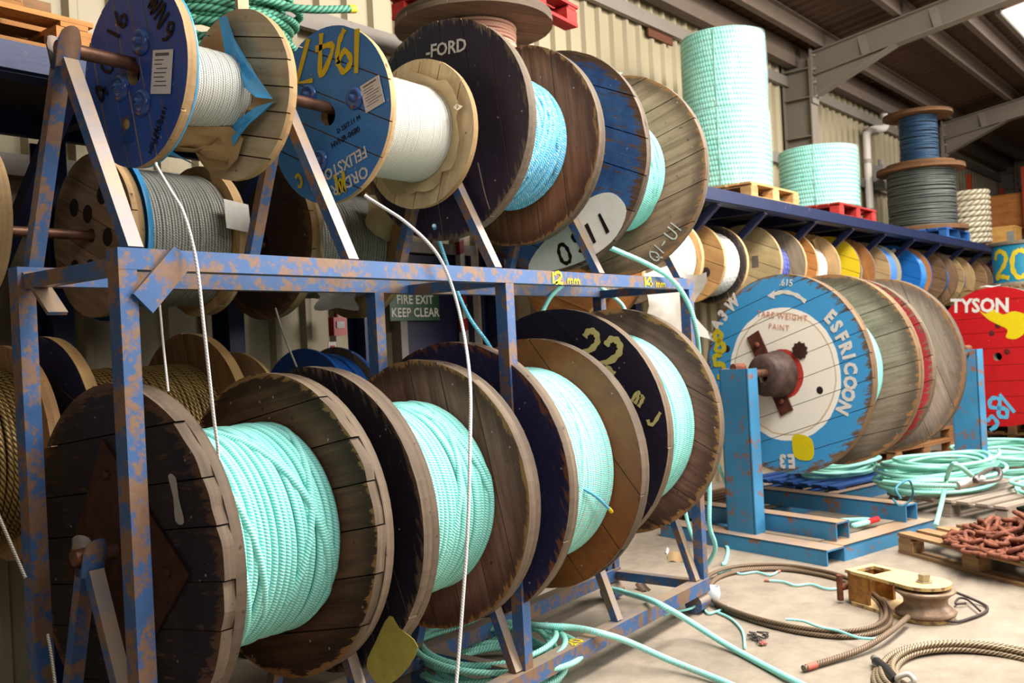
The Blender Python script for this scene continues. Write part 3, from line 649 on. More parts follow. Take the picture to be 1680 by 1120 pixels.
for ch, x, z in (('E', .428, .396), ('S', .473, .325), ('F', .510, .252), ('R', .537, .178), ('I', .556, .115), ('C', .563, .035), ('O', .555, -.065), ('O', .535, -.145), ('N', .493, -.235), ('E', -.669, .30), ('A', -.60, .39), ('3', -.53, .46), ('W', -.43, .545), ('E', .04, -.635), ('3', -.04, -.64)):
    on(s1, text('lettering', ch, .135, pf(-.0018, x, z, math.atan2(z, x)-pi/2), white, None, bold=.007, sx=.85))
on(s1, text('lettering', '.615', .07, pf(-.0018, .075, .665, radians(-8)), white, None, bold=.001))
on(s1, text('lettering', 'TARE WEIGHT', .062, pf(-.0018, .02, .425, radians(-8)), paintm('d5907e'), None, sp=1.15)); on(s1, text('lettering', 'PAINT', .06, pf(-.0018, -.01, .345, radians(-8)), paintm('dba590'), None, sp=1.15))
aw = [(-.066+.02, .588), (.05, .602), (.16, .57), (.235, .516)]; sm = strokes([aw], .028); M = pf(-.0018, 0, 0); sm.v = [np.array([tuple(M @ Vector(p)) for p in V]) for V in sm.v]
on(s1, sm.prism([(-.10, .583), (-.03, .62), (-.035, .555)], -.0028, -.0012, lambda p, q, z: np.stack([z, -p, q], 1)).build('arrow', white))
yel2 = paintm('cfc02e')
for ch, x, z in (('8', -.585, .26), ('5', -.59, .07), ('6', -.51, -.24), ('c', -.47, -.42)): on(s1, hand('lettering', ch, .17, pf(-.002, x, z, radians(10)), yel2, None, .24))
patch(s1, [(.06, -.46), (.14, -.44), (.225, -.475), (.235, -.58), (.19, -.625), (.07, -.605)], paintm('ddc812'), -.0012)
# red drum beyond
ty = drum('rope_drum', 'bright red drum stencilled TYSON with yellow splash and blue 185', 'cable drum', (11, 1.97, 1.12), .75, .74, .07, 9, 7, pwood('b8161d', '5a2a20', '8a5040', .74, .22, .97, .4, 'a81219'), wood('7a6a58', 'a89680'), sea, rimG, .5, .03, (-.03, .4), radians(-17), seed=31, seg=48, tn=5)
on(ty, text('lettering', 'TYSON', .205, pf(-.002, -.165, .545, radians(-3)), white, None, bold=.007, sx=.95))
patch(ty, [(-.17, .50), (-.10, .46), (.0, .50), (.08, .44), (.2, .47), (.34, .40), (.3, .25), (.2, .18), (.1, .2), (.12, .28), (.02, .34), (-.08, .40)], paintm('e0c414'), -.0012)
on(ty, hand('lettering', '185', .24, pf(-.002, -.03, -.56, radians(218)), skyb, None, .17, .72))
for q in ((.1, .05), (-.05, .25), (.02, .33)): on(ty, MB().lathe([(-.001, .001), (-.001, .03), (0, .032)], 12, c=(0, -q[0], q[1])).build('bolt_hole', plain('5a1512', .9)))
def cradle_block(loc, rz, w, label):
    r = empty('drum_chock', loc, label, 'chock', rz); m_ = wood('6a4f38', '9a7a58', .8)
    for q in (-1, 1): part('chock_block', MB().prism([(q*.3, 0), (q*.62, 0), (q*.62, .3)], -w/2, w/2, lambda p, h, x: np.stack([x, p, h], 1)), m_, r)
    return r
# ------------------------------------------------------------------ pallets
def pallet(label, loc, rz, c1, c2, Lx=1.2, Ly=1.0, nb=7, group=None, name='pallet'):
    r = empty(name, loc, label, 'pallet', rz, group); m_ = wood(c1, c2, .8); r_ = random.Random(int(abs(loc[0]*97+loc[1]*31)))
    for y in (-Ly/2+.05, 0, Ly/2-.05): part('bottom_board', MB().box((0, y, .011), (Lx, .095, .02)), m_, r)
    for x in (-Lx/2+.07, 0, Lx/2-.07):
        for y in (-Ly/2+.05, 0, Ly/2-.05): part('block', MB().box((x, y, .06), (.13, .095, .076)), m_, r)
        part('bearer', MB().box((x, 0, .107), (.1, Ly, .018)), m_, r)
    for i in range(nb):
        y = -Ly/2+.05+i*(Ly-.1)/(nb-1); part('deck_board', MB().box((r_.uniform(-.006, .006), y+r_.uniform(-.006, .006), .126), (Lx, .10 if nb < 9 else .07, .018), np.array([[1, -.01*r_.uniform(-1, 1), 0], [.01*r_.uniform(-1, 1), 1, 0], [0, 0, 1]])), m_, r)
    return r
chp = pallet('wooden pallet on the floor loaded with a heap of rusty chain', (6.52, 1.0, 0), radians(235), '7a5a3e', 'b89468', 1.25, 1.05)
ch = empty('chain', (6.30, 1.04, .146), 'heap of heavy rusty chain links piled on the wooden pallet', 'chain')
lk = [( .055*cos(a)+(0), .028*sin(a)) for a in np.linspace(0, 2*pi, 15)[:-1]]
P = np.array([(.034*np.sign(cos(a))*1.0+.03*cos(a), .03*sin(a), 0) for a in np.linspace(0, 2*pi, 17)[:-1]])
link_me = MB().tube(P, .0135, 7, True).build('link', rusty('4a241a', '8e5238', .75, .2, 30.), ch).data; first = ch.children[0]
r_ = random.Random(5)
for i in range(230):
    o = first if i == 0 else first.copy()
    if i: COL.objects.link(o); o.parent = ch
    a = r_.random()*6.28; rr = .43*sqrt(r_.random()); h = .17*max(0, 1-rr/.46)*r_.random()
    o.location = (rr*cos(a), rr*sin(a)*.9, .018+h); o.rotation_euler = (r_.uniform(-.9, .9) if h > .02 else r_.uniform(-.25, .25), r_.uniform(-.4, .4) if h > .02 else 0, r_.random()*6.28)
    o.scale = (1.05,)*3
pallet('weathered grey pallet under the tied mint rope coil', (8.35, 1.62, 0), radians(-20), '75675a', 'a8988a', 1.2, 1.0)
pallet('blue painted pallet under the mint rope behind the stand', (8.85, 3.08, 0), radians(-16), '1f3f78', '2f5a9c', 1.2, 1.0)
pallet('brown pallet lying behind the foot of the blue stand', (7.3, 3.46, 0), radians(-12), '4a3020', '7d5a3c', 1.2, .6)
for i in range(3): pallet(['lowest brown pallet of the pile between the stand and the red drum', 'middle brown pallet of the pile between the stand and the red drum', 'top brown pallet of the pile between the stand and the red drum'][i], (10.3, 3.0, .137*i), radians(-16+i), '7a4f30', 'a8774c', 1.2, 1.0)
# ------------------------------------------------------------------ mint rope coils on the floor pallets
mint = ropemat('bcf2e2', '50b4a0', .026, k=.6, strands=4)
def heap(label, c, R, n, z0, dia=.026, seed=1, el=1.0, hgt=.12, mat_=mint, rot=0., name='rope_coil', cat='rope'):
    r_ = random.Random(seed); mb = MB(); P = []
    for i in range(n*20):
        t = i/20; a = t*2*pi; k = i//20
        if i % 20 == 0: R2, ox, oy, zz = R*r_.uniform(.78, 1.06), r_.uniform(-.12, .12)*R, r_.uniform(-.12, .12)*R, z0+dia*.5+hgt*k/n+r_.uniform(0, .02)
        x, y = ox+R2*cos(a), oy+R2*el*sin(a)
        P.append((c[0]+x*cos(rot)-y*sin(rot), c[1]+x*sin(rot)+y*cos(rot), zz+.02*sin(a*2+k)))
    P = np.array(P); Q = P.copy()
    for _ in range(3): Q[1:-1] = (Q[:-2]+2*Q[1:-1]+Q[2:])/4
    Q[:, 2] = np.maximum(Q[:, 2], z0+dia*.5)
    mb.tube(smooth(Q, 2), dia*.5, 8); return tag(mb.build(name, mat_), label, cat)
hc = heap('tied coil of mint rope with a steel thimble eye on the grey pallet', (8.3, 1.95), .62, 16, .14, .03, 4, .62, .24, rot=radians(-25))
th_ = [(6.858, 1.404, 0.45), (7.311, 1.394, 0.45), (7.267, 1.328, 0.45), (7.096, 1.307, 0.42), (6.932, 1.375, 0.42)]
hc2 = MB().tube(smooth(th_, 5, True), .018, 8, True).build('thimble', plain('77716c', .35, .7), hc)
MB().tube([(6.974, 1.382, 0.43), (6.765, 1.499, 0.41)], .03, 10).build('ferrule', plain('b5aaa0', .4, .4), hc)
MB().tube(smooth([(6.765, 1.499, 0.41), (6.795, 1.779, 0.4), (6.992, 2.039, 0.38)], 5), .016, 8).build('rope_tail', mint, hc)
tw = smooth([(6.5, 1.791, 0.35), (6.51, 1.821, 0.42), (6.719, 1.789, 0.44), (6.881, 1.817, 0.3), (6.832, 1.885, 0.24), (6.878, 1.949, 0.28)], 5); MB().tube(tw, .008, 6).build('tie_twine', plain('3f86a0'), hc)
heap('loose mint rope coil lying behind the grey pallet under the red drum', (10.0, 1.75), .7, 12, 0, .03, 8, .7, .3)
heap('mint rope coil at the far right edge in front of the red drum', (8.55, 1.15), .5, 10, .0, .03, 9, .7, .2)
heap('mint rope coil lying on the blue pallet behind the stand', (8.9, 3.0), .55, 9, .14, .03, 10, .6, .16)
def rope(label, pts, dia, m_, name='rope', cat='rope', n=8, sub=None):
    o = MB().tube(smooth(pts, n), dia/2, 9).build(name, m_); tag(o, label, cat); return o
rope('mint rope end hanging over the tied coil down to the chain pallet', [(7.184, 1.471, 0.4), (6.917, 1.507, 0.52), (6.963, 1.567, 0.52), (7.6, 1.754, 0.327), (7.2, 1.704, 0.212), (6.95, 1.692, 0.096)], .034, mint)
rs = rope('short mint rope stub with red taped end lying on the stand base', [SP(.55, -.2, .113), SP(.75, -.45, .125), (6.534, 2.125, 0.14), (6.647, 2.055, 0.15)], .034, sea)
MB().tube([(6.645, 2.059, 0.15), (6.751, 2.023, 0.155)], .020, 10).build('red_tape', paintm('c81e22'), rs)
# ------------------------------------------------------------------ ropes running from the rack
rope('mint rope leading from under the third drum across the floor to the bottom edge', [(3.4, 2.66, .5), (3.75, 3.0, .1), (3.458, 2.609, 0.21), (3.512, 2.426, 0.21), (3.529, 2.291, 0.2), (3.671, 2.238, 0.13), (3.746, 2.065, 0.05), (3.704, 1.81, 0.02), (3.581, 1.542, 0.02)], .030, seaf)
rope('mint rope lying over the base rail and running to the bottom right', [(4.3, 3.0, .55), (4.6, 3.02, .12), (4.49, 2.759, 0.1), (4.105, 2.382, 0.2), (3.991, 2.218, 0.21), (4.169, 2.185, 0.1), (4.118, 1.941, 0.02), (3.831, 1.51, 0.02), (3.761, 1.357, 0.02)], .030, sea)
rope('mint rope looping from the top grey drum down past the rack end', [(3.91, 2.64, 2.065), (3.935, 2.54, 2.025), (3.973, 2.46, 1.982), (4.016, 2.4, 1.947), (4.172, 2.32, 1.879), (4.366, 2.29, 1.805), (4.505, 2.27, 1.684), (4.573, 2.26, 1.521), (4.75, 2.336, 1.268), (4.78, 2.333, 0.927), (4.78, 2.334, 0.656), (4.78, 2.346, 0.445), (4.9, 2.383, 0.271), (5.0, 2.6, .03)], .026, sea)
rope('mint rope hanging behind the rack end leg to the floor', [(5.67, 2.95, 0.899), (5.642, 2.95, 0.494), (5.686, 2.95, 0.262), (5.725, 2.92, 0.105), (5.62, 2.85, .02)], .026, sea)
rope('mint rope curving between the rack end and the blue post', [(6.258, 3.05, 0.839), (6.32, 3.0, 0.544), (6.347, 2.95, 0.378), (6.25, 2.88, .25)], .026, sea)
rope('short mint rope arc above the 22 mm drum, right one', [(4.627, 2.9, 1.824), (4.724, 2.88, 1.774), (4.836, 2.86, 1.701), (4.848, 2.84, 1.599)], .024, sea)
rope('short mint rope arc above the 22 mm drum, left one', [(4.282, 2.9, 1.824), (4.13, 2.88, 1.757), (4.022, 2.86, 1.68), (3.95, 2.84, 1.61)], .024, sea)
heap('wide mint rope coil on the floor under the second drum', (3.28, 2.72), .36, 11, 0, .026, 12, 1.05, .17)
wcab = ropemat('f0ecea', 'ccc6c4', .011, k=.9)
rope('white cable hanging in front of the mint rope of the first big drum', [(1.592, 2.52, 2.098), (1.583, 2.5, 2.081), (1.532, 2.36, 1.989), (1.532, 2.3, 1.912), (1.553, 2.285, 1.779), (1.557, 2.27, 1.59), (1.594, 2.3, 1.349), (1.623, 2.33, 1.211), (1.615, 2.36, 1.05), (1.61, 2.35, .95)], .0095, wcab)
rope('white cable looping from the 1947 drum down to the floor', [(2.411, 2.49, 2.078), (2.422, 2.48, 2.066), (2.444, 2.42, 2.022), (2.473, 2.36, 1.973), (2.537, 2.31, 1.896), (2.595, 2.29, 1.816), (2.648, 2.28, 1.685), (2.62, 2.22, 1.513), (2.515, 2.12, 1.352), (2.436, 2.07, 1.149), (2.386, 2.05, 0.932), (2.351, 2.05, 0.736), (2.282, 2.05, 0.404), (2.245, 2.05, 0.308)], .012, wcab)
rope('pale blue rope hanging from the flecked blue drum behind the rail', [(3.039, 2.72, 2.038), (3.163, 2.8, 1.974), (3.268, 2.82, 1.799), (3.388, 2.84, 1.645), (3.54, 2.86, 1.521), (3.63, 2.88, 1.435)], .018, bluef)
thin = ropemat('b5b0a0', '605a50', .008, k=.9, rough=.4, metal=.3)
rope('thin steel wire hanging behind the left post to the golden wire', [(1.976, 3.15, 1.719), (1.951, 3.1, 1.571), (1.93, 3.05, 1.4)], .009, wcab)
rope('thin steel wire hanging from the dark drum behind the rail', [(2.667, 3.35, 1.721), (2.666, 3.3, 1.597), (2.662, 3.22, 1.456)], .009, thin)
rope('thin steel wire slanting into the shadow at the left edge', [(1.157, 2.75, 1.218), (1.177, 2.7, 1.1), (1.201, 2.62, 0.94)], .010, thin)
rope('thin pale wire hanging beside the lower left leg', [(1.243, 2.6, 0.779), (1.24, 2.58, 0.733), (1.234, 2.55, 0.641)], .009, thin)
# ------------------------------------------------------------------ floor wire rope, snatch block and scraps
wr = ropemat('8a7158', '3a2a1e', .022, k=.7, strands=4, rough=.6, metal=.2)
ring = [(5.067, 2.512, 0.02), (5.327, 2.567, 0.02), (5.568, 2.492, 0.02), (5.7, 2.285, 0.02), (5.676, 2.045, 0.02), (5.556, 1.824, 0.02), (5.213, 1.553, 0.02), (4.9, 1.429, 0.02), (4.683, 1.432, 0.02), (4.543, 1.534, 0.02), (4.504, 1.73, 0.02), (4.559, 1.973, 0.02), (4.682, 2.213, 0.02), (4.856, 2.403, 0.02)]
mbr = MB(); c0 = np.mean(ring, 0)
for k, (s_, z) in enumerate(((1.0, .0), (.965, .004), (.93, .0), (.98, .020))): mbr.tube(smooth(c0+(np.array(ring)-c0)*[s_, s_*(1+.01*k), 1]+[0, .01*k, z-.006], 6, True), .0115, 8, True)
ring_o = tag(mbr.build('wire_rope_ring', wr), 'wide ring of brown wire rope on the floor around the block', 'wire rope')
te = smooth([(4.868, 1.337, 0.05), (4.552, 1.351, 0.05), (4.353, 1.404, 0.03), (4.174, 1.484, 0.02), (4.009, 1.554, 0.02)], 6); MB().tube(te, .0145, 9).build('tail_end', wr, ring_o)
MB().tube(te[-4:-1], .0155, 9).build('red_tape', paintm('c86a58'), ring_o)
red = paintm('c82a2a')
for a, b in (((1433, 1030), (1441, 1036)), ((1446, 1042), (1455, 1049))): pass
tws = [('wavy mint twine with red tip at the left of the ring', [(5.416, 2.617, 0.01), (5.514, 2.592, 0.01), (5.461, 2.486, 0.01), (5.543, 2.421, 0.01), (5.507, 2.319, 0.01), (5.598, 2.305, 0.01)]),
       ('wavy mint twine with red tip running to the yellow block', [(5.384, 2.269, 0.01), (5.393, 2.186, 0.01), (5.345, 2.093, 0.01), (5.408, 2.025, 0.01), (5.35, 1.898, 0.01), (5.453, 1.809, 0.01)]),
       ('wavy mint twine lying across the front of the ring', [(4.578, 1.852, 0.01), (4.588, 1.768, 0.01), (4.532, 1.664, 0.01), (4.517, 1.57, 0.01), (4.457, 1.451, 0.01), (4.485, 1.361, 0.01)]),
       ('frayed mint twine crossing the long rope at the rack foot', [(4.36, 2.428, 0.01), (4.447, 2.402, 0.01), (4.543, 2.361, 0.01), (4.703, 2.378, 0.01), (4.858, 2.423, 0.01), (4.921, 2.499, 0.01)]),
       ('frayed mint twine knotted beside the ring', [(4.809, 2.437, 0.01), (4.61, 2.304, 0.01), (4.653, 2.271, 0.01), (4.767, 2.252, 0.01)]),
       ('thin mint twine trailing towards the lint clump', [(4.653, 2.271, 0.01), (4.568, 2.145, 0.01), (4.403, 2.011, 0.01), (4.176, 1.899, 0.01)]),
       ('mint rope end curling on the floor behind the ring', [(6.226, 2.972, 0.01), (6.066, 2.847, 0.01), (5.699, 2.698, 0.01), (5.643, 2.698, 0.01)])]
for lb, pts in tws:
    P = pts
    P = [(x, y, .045 if ('across' in lb or 'crossing' in lb) else .010) for x, y, _ in P]
    o = MB().tube(smooth(P, 6), .0065 if 'curling' not in lb else .013, 7).build('twine', sea); tag(o, lb, 'twine')
    if 'red' in lb:
        e = 0 if 'block' in lb else -1; a = np.array(P[e]); b = np.array(P[1 if e == 0 else -2]); MB().tube([a, a+(a-b)*.35], .008, 7).build('red_tip', paintm('c87a68'), o)
# snatch block
yb = steelpaint('cfae6e', '7a5434', .42, 'd0b484', .5, .75)
sbx = empty('snatch_block', (5.06, 1.30, 0), 'yellow rusted steel snatch block with a big sheave on the floor', 'pulley', math.atan2(.47, .22)); sbx.scale = (.86,)*3
rs_ = rusty('6a5040', '9a8068', .5, .4, 14.)
part('sheave', MB().lathe([(.03, .02), (.03, .165), (.045, .172), (.062, .15), (.085, .125), (.105, .122), (.125, .125), (.15, .15), (.165, .172), (.178, .165), (.178, .02)], 40, 'z'), rs_, sbx)
def plate_outline(w0, w1, L): 
    P = [(w0*cos(a), w0*sin(a)) for a in np.linspace(-pi/2, -3*pi/2, 14)]; return [(0, -w0)][:0]+P+[(L-.05, w1), (L, w1-.05), (L, -w1+.05), (L-.05, -w1)]
fz = lambda p, q, z: np.stack([p, q, z], 1)
part('bottom_plate', MB().prism(plate_outline(.15, .13, .50), .002, .022, fz), yb, sbx)
tp = MB(); z0, z1 = .195, .215
out_ = plate_outline(.15, .125, .50)
tp.prism([(x, y) for x, y in out_ if x < .3]+[(.30, .13), (.30, -.13)], z0, z1, fz); tp.box((.375, .105, .205), (.15, .045, .02)); tp.box((.375, -.105, .205), (.15, .045, .02)); tp.box((.475, 0, .205), (.05, .24, .02))
part('top_plate', tp, yb, sbx)
part('cheek', MB().box((.40, .11, .108), (.16, .02, .172)).box((.40, -.11, .108), (.16, .02, .172)).box((.47, 0, .108), (.03, .2, .17)), rusty('6a4020', 'b58038', .6, .2), sbx)
part('bolt', MB().lathe([(.215, .052), (.222, .052), (.222, .036), (.262, .036), (.262, .001)], 6, 'z', sm=False), plain('b9a98c', .4, .5), sbx)
part('shackle_bolt', MB().tube([(.52, -.15, .1), (.52, .15, .1)], .022, 10).tube([(.52, .15, .02), (.52, .15, .18)], .02, 8), rusty(), sbx)
bl = MB().tube(smooth([(5.367, 1.316, 0.1), (5.424, 1.261, 0.06), (5.43, 1.173, 0.03), (5.406, 1.104, 0.012), (5.335, 1.067, 0.012), (5.224, 1.069, 0.012), (5.036, 1.136, 0.012), (4.993, 1.182, 0.02), (5.003, 1.247, 0.03)], 5), .0075, 7).tube(smooth([(5.217, 1.078, 0.025), (5.379, 1.168, 0.03), (5.396, 1.214, 0.03), (5.317, 1.216, 0.02), (5.352, 1.172, 0.02)], 5), .006, 7)
tag(bl.build('wire_bail', rusty('2a2220', '4f423c')), 'bent dark wire bail lying beside the yellow block', 'wire')
# second wire rope coil, lower right
mb2 = MB(); r_ = random.Random(3)
for k in range(7):
    R = .47-.021*k; ph = r_.uniform(-.2, .2); t = np.linspace(0, 2*pi, 60)[:-1]
    mb2.tube(np.stack([4.199+.012*k+R*np.cos(t), .819+R*np.sin(t)+.01*k, .014+.012*(k % 3)+.008*np.sin(t*2+ph)], 1), .0125, 8, True)
w2 = tag(mb2.build('wire_rope_coil', ropemat('b09878', '2c1f16', .024, k=.8, strands=4, rough=.5, metal=.3)), 'coil of brown wire rope with a black sleeved end at the lower right', 'wire rope')
MB().tube([(4.212, 1.303, 0.03), (4.132, 1.241, 0.03), (4.01, 1.163, 0.03)], [.02, .026, .022], 12).build('sleeve', plain('2a2624', .3), w2)
MB().tube([(4.223, 1.298, 0.03), (4.255, 1.323, 0.03)], .017, 12).build('bare_end', plain('a59d90', .4, .5), w2)
MB().tube(smooth([(3.999, 1.154, 0.05), (4.006, 1.112, 0.07), (3.99, 1.085, 0.05), (4.007, 1.139, 0.02)], 5, True), .011, 7, True).build('tie', plain('cfc6bb'), w2)
# small scraps
def scrap(label, c, r, m_, name, h=.02, cat='scrap', seed=1):
    q = random.Random(seed); mb = MB()
    for i in range(9):
        a = q.random()*6.28; d_ = r*q.random(); P = [(c[0]+d_*cos(a)+q.uniform(-r, r)*.6, c[1]+d_*sin(a)+q.uniform(-r, r)*.6, .006+h*q.random()) for _ in range(5)]
        mb.tube(smooth(P, 4), .0035, 5)
    return tag(mb.build(name, m_), label, cat)
scrap('clump of grey lint and pink fibre on the floor by the ropes', (4.344, 1.916, 0.01), .055, plain('4a4038'), 'lint_clump')
scrap('small tuft of pink fibre beside the lint clump', (4.271, 1.854, 0.01), .02, plain('b06a60'), 'fibre_tuft', .012, seed=4)
def sheet(label, c, w, h, m_, name='paper_scrap', rz=.4, bend=.03, cat='scrap'):
    u = np.linspace(-.5, .5, 7); G = np.array([[(a*w, b*h, .004+bend*(a+.5)**2+.006*sin(9*b)) for b in u] for a in u])
    o = MB().grid(G).build(name, m_, loc=(c[0], c[1], 0), rot=(0, 0, rz)); return tag(o, label, cat)
sheet('torn brown cardboard scrap on the floor under the rack', (5.675, 3.041, 0.01), .16, .12, plain('a98a62', .8))
sheet('small dark leaf of card behind the base rail', (4.894, 2.857, 0.01), .09, .06, plain('5a4436', .8), rz=1.)
sheet('small white chip of paper on the floor under the rack', (5.811, 3.183, 0.01), .04, .03, white, rz=.2)
cp = MB().lathe([(0, .001), (0, .035), (.06, .045), (.10, .040), (.102, .036), (.06, .041), (.012, .03), (.012, .001)], 18, 'z').build('plastic_cup', plain('cfd4d6', .25, 0, .1), loc=(4.80, 2.36, .0)); tag(cp, 'small clear white plastic cup at the foot of the rack end', 'cup')

# ------------------------------------------------------------------ small drums in the racking
def bdrum(label, s, t, z, L, R, f1, f2, rope_, Rw, dia, rim=rimL, n=5, angs=(.4, 1.3), seed=1, name='cable_drum', group=None, hole=.04, **k):
    return drum(name, label, 'cable drum', B(s, t, z), L, R, min(.05, L*.12), n, 5, f1, f2, rope_, rim, Rw, dia, angs, BA, group, hole, seed=seed, seg=k.pop('seg', 40), tn=k.pop('tn', 5), wob=k.pop('wob', .2), edge_j=.003, **k)
wA = wood('a88250', 'cfa873'); wB = wood('8d5a30', 'b57a44'); wC = wood('857560', 'aa987c'); wD = wood('6f543c', '947354'); wE = wood('b0703a', 'c98a4c')
wht = ropemat('e4e0dc', 'b3aca6', .02, k=2.0); gry = ropemat('b5b0a4', '6d6a62', .02, k=2.0); prp = ropemat('5a62b0', '2f346c', .02)
gold2 = gold
BZ = 2.10; BT = .42
def holes(root, pts, r=.03, m_=None):
    for q in pts: on(root, MB().lathe([(-.002, .001), (-.002, r), (0, r*1.05)], 16, c=(0, -q[0], q[1])).build('bolt_hole', m_ or plain('2a1a12', .9)))
e0 = bdrum('pale wooden drum cut off by the left edge of the frame', .87, .35, BZ-.05, .66, .31, wA, wA, gry, .22, .016, seed=41)
e1 = bdrum('drum of silver wire with blue wrap and bored flange behind the top left drum', 1.97, .38, 2.03, .52, .33, wood('7a6250', 'a88e74'), wA, wireG, .285, .0135, seed=42, seg=64, wob=.08, hole=.03)
holes(e1, ((-.13, .13), (-.02, .09), (-.15, -.12), (-.02, -.13), (.1, .15), (.13, -.02)), .036)
e1w = plain('3f93c8', .35)
on(e1, MB().lathe([(.052, .345), (.075, .345), (.095, .30), (.098, .288), (.05, .32)], 40).build('blue_wrap', e1w))
tg = MB().box((0, 0, 0), (.12, .003, .13), taper=1.0).build('white_tag', white, e1); tg.location = (.46, -.335, e1['zc']+.07); tg.rotation_euler = (-.25, .12, 0)
e2 = bdrum('dark flanged drum of grey wire behind the 1947 drum with torn paper', 2.79, .38, 2.05, .61, .37, pwood('3a2c28', '5a4030', '7a5c46', .37, .4), wA, wireG, .265, .016, seed=43, seg=56, wob=.08)
pap = plain('c2ae84', .8, 0, .3)
def crumple(name, parent, c, w, h, m_, seed=1, amp=.03, curve=None):
    q = np.random.default_rng(seed); n = 9; a = q.normal(size=(4, 4)); G = []
    for i in range(n):
        row = []
        for j in range(n):
            u, v = i/(n-1), j/(n-1); dz = amp*(sin(5*u+a[0, 0])*cos(4*v+a[0, 1])+.5*sin(11*u+a[1, 0]+7*v))
            ed = 1+.10*sin(9*v+a[2, 0])
            p = np.array([(u-.5)*w*ed, dz, (v-.5)*h*(1+.12*sin(8*u+a[2, 1]))]); row.append(curve(p, u, v) if curve else p)
        G.append(row)
    o = MB().grid(np.array(G)).build(name, m_, parent); o.location = c; return o
crumple('torn_paper', e2, (.52, -.30, e2['zc']+.12), .22, .22, pap, 3)
crumple('torn_paper', e2, (.08, -.29, e2['zc']+.02), .07, .3, pap, 5)
crumple('plastic_wrap', e2, (.30, -.16, e2['zc']-.27), .26, .12, plain('8a827a', .4), 6, .015)
g0 = bdrum('drum of golden steel rope cut off at the lower left edge', .87, .38, 1.20, .77, .40, wD, wood('8a6440', 'b08a60'), gold, .32, .022, wood('8a6440', 'b08a60'), seed=44, seg=56, tn=7)
g1 = bdrum('navy faced drum of golden steel rope low behind the left post', 1.74, .38, 1.21, .67, .42, pwood('16183a', '4a3a30', '7a6a5a', .43, .35, .9, .5, '1e2450'), wood('6a4a30', '9a7448'), gold, .285, .018, wood('8a6844', 'b5925f'), seed=45, seg=56, tn=7)
g2 = bdrum('small brown drum low behind the first rail leg, mostly hidden', 2.43, .38, 1.18, .19, .36, wD, wood('9a7a52', 'c2a070'), gry, .2, .02, wood('9a7a52', 'c2a070'), seed=46)
g3 = bdrum('brown drum wrapped in blue sheeting low beside the middle rear post', 2.99, .38, 1.18, .22, .36, plain('1f4f9c', .4), wood('5f4a38', '8f765a'), plain('2a62b4', .35), .33, .03, plain('2560b0', .35), seed=47)
e3 = bdrum('orange brown drum half hidden behind the 14mm rail end', 5.2, .40, 2.0, .48, .36, wB, wE, wht, .22, .02, seed=48)
e4 = bdrum('white wrapped drum with pale wooden rim beside the rack end', 6.05, .40, BZ, .53, .34, wC, wA, plain('d5d0c8', .5, 0, .12, 5.), .30, .03, seed=49)
crumple('foam_wrap', e4, (.42, -.22, e4['zc']+.24), .26, .2, plain('d9d3b8', .7), 8, .02)
ps = crumple('plastic_sheet', None, B(5.95, -.02, 1.72), .8, .5, plain('a39b90', .5, 0, .25, 6.), 11, .05); ps.rotation_euler = (0, 0, BA); tag(ps, 'crumpled pale plastic sheet hanging behind the rack end', 'plastic sheet')
d1 = bdrum('round faced drum with bored holes and white line just above the ringed drum', 6.96, BT, BZ, .46, .33, wood('b08350', 'cfa268'), pwood('2a2220', '4a3a30', '6a5846', .33, .3), wht, .27, .02, seed=50)
holes(d1, ((.10, .10), (.05, -.14), (-.1, .02), (.16, -.09)), .04)
RW = [('pale grained drum with grey stencil mark right of the bored one', 7.99, .60, .36, wood('b39a6a', 'cdb688'), wC, prp, .22, rimL, 'k'),
      ('brown drum with torn cardboard and white line, left of the yellow one', 8.83, .63, .36, wE, wood('b08a5c', 'd0ae7e'), wht, .24, rimL, 'card'),
      ('bright yellow faced small drum on the racking', 9.97, .49, .37, pwood('d2b41c', '8a6a3a', 'b59a60', .37, .2, .97), wB, gry, .25, rimA, 'y'),
      ('cardboard faced drum with a white label and blue edge', 10.96, .43, .36, wood('9f8058', 'b89a70'), wood('9c9478', 'b5ae90'), plain('3f78c0'), .33, rimG, 'lab'),
      ('bright blue wrapped drum with white tag on the racking', 12.05, .51, .38, plain('1f6ec0', .35, 0, .3, 4.), wE, plain('2f80d0', .3), .33, plain('1c66b8', .35), 'tag'),
      ('brown drum with a blue line winding, right of the blue wrapped one', 13.2, .59, .38, wD, wD, plain('2f78c8'), .27, rimA, ''),
      ('tan drum with bored hole and dark blue winding towards the far end', 14.12, .62, .37, wood('a08258', 'c0a274'), wood('a08258', 'b89a6c'), plain('24457c'), .26, rimL, 'h'),
      ('last plain brown drum at the far end of the racking', 15.41, .4, .37, wood('8a6a48', 'a8865e'), wD, gry, .25, rimL, '')]
for i, (lb, s, L, R, f1, f2, rp_, Rw, rm, ex) in enumerate(RW):
    o = bdrum(lb, s, BT, BZ+.02, L, R, f1, f2, rp_, Rw, .03, rm, seed=60+i, seg=32)
    if ex == 'k': holes(o, ((-.06, -.06),)); on(o, MB().box((-.002, -.12, .02), (.002, .06, .1)).build('stencil_mark', plain('6a6258')))
    if ex == 'y': on(o, text('lettering', 'CABLES', .05, pf(-.002, .13, 0, radians(-70)), plain('4a5a2a'), None))
    if ex == 'lab': on(o, MB().box((-.003, -.10, .02), (.003, .14, .15)).build('paper_label', white)); on(o, text('lettering', 'III', .08, pf(-.002, -.06, .06), black, None))
    if ex == 'tag': tg = on(o, MB().box((-.004, -.06, .25), (.003, .14, .12), np.array([[1, 0, 0], [0, .85, .5], [0, -.5, .85]])).build('white_tag', white))
    if ex == 'h': holes(o, ((.12, .05),), .03)
    if ex == 'card': crumple('torn_card', o, (L-.07, -.12, o['zc']+.15), .05, .3, plain('b59464', .8), 21, .03)
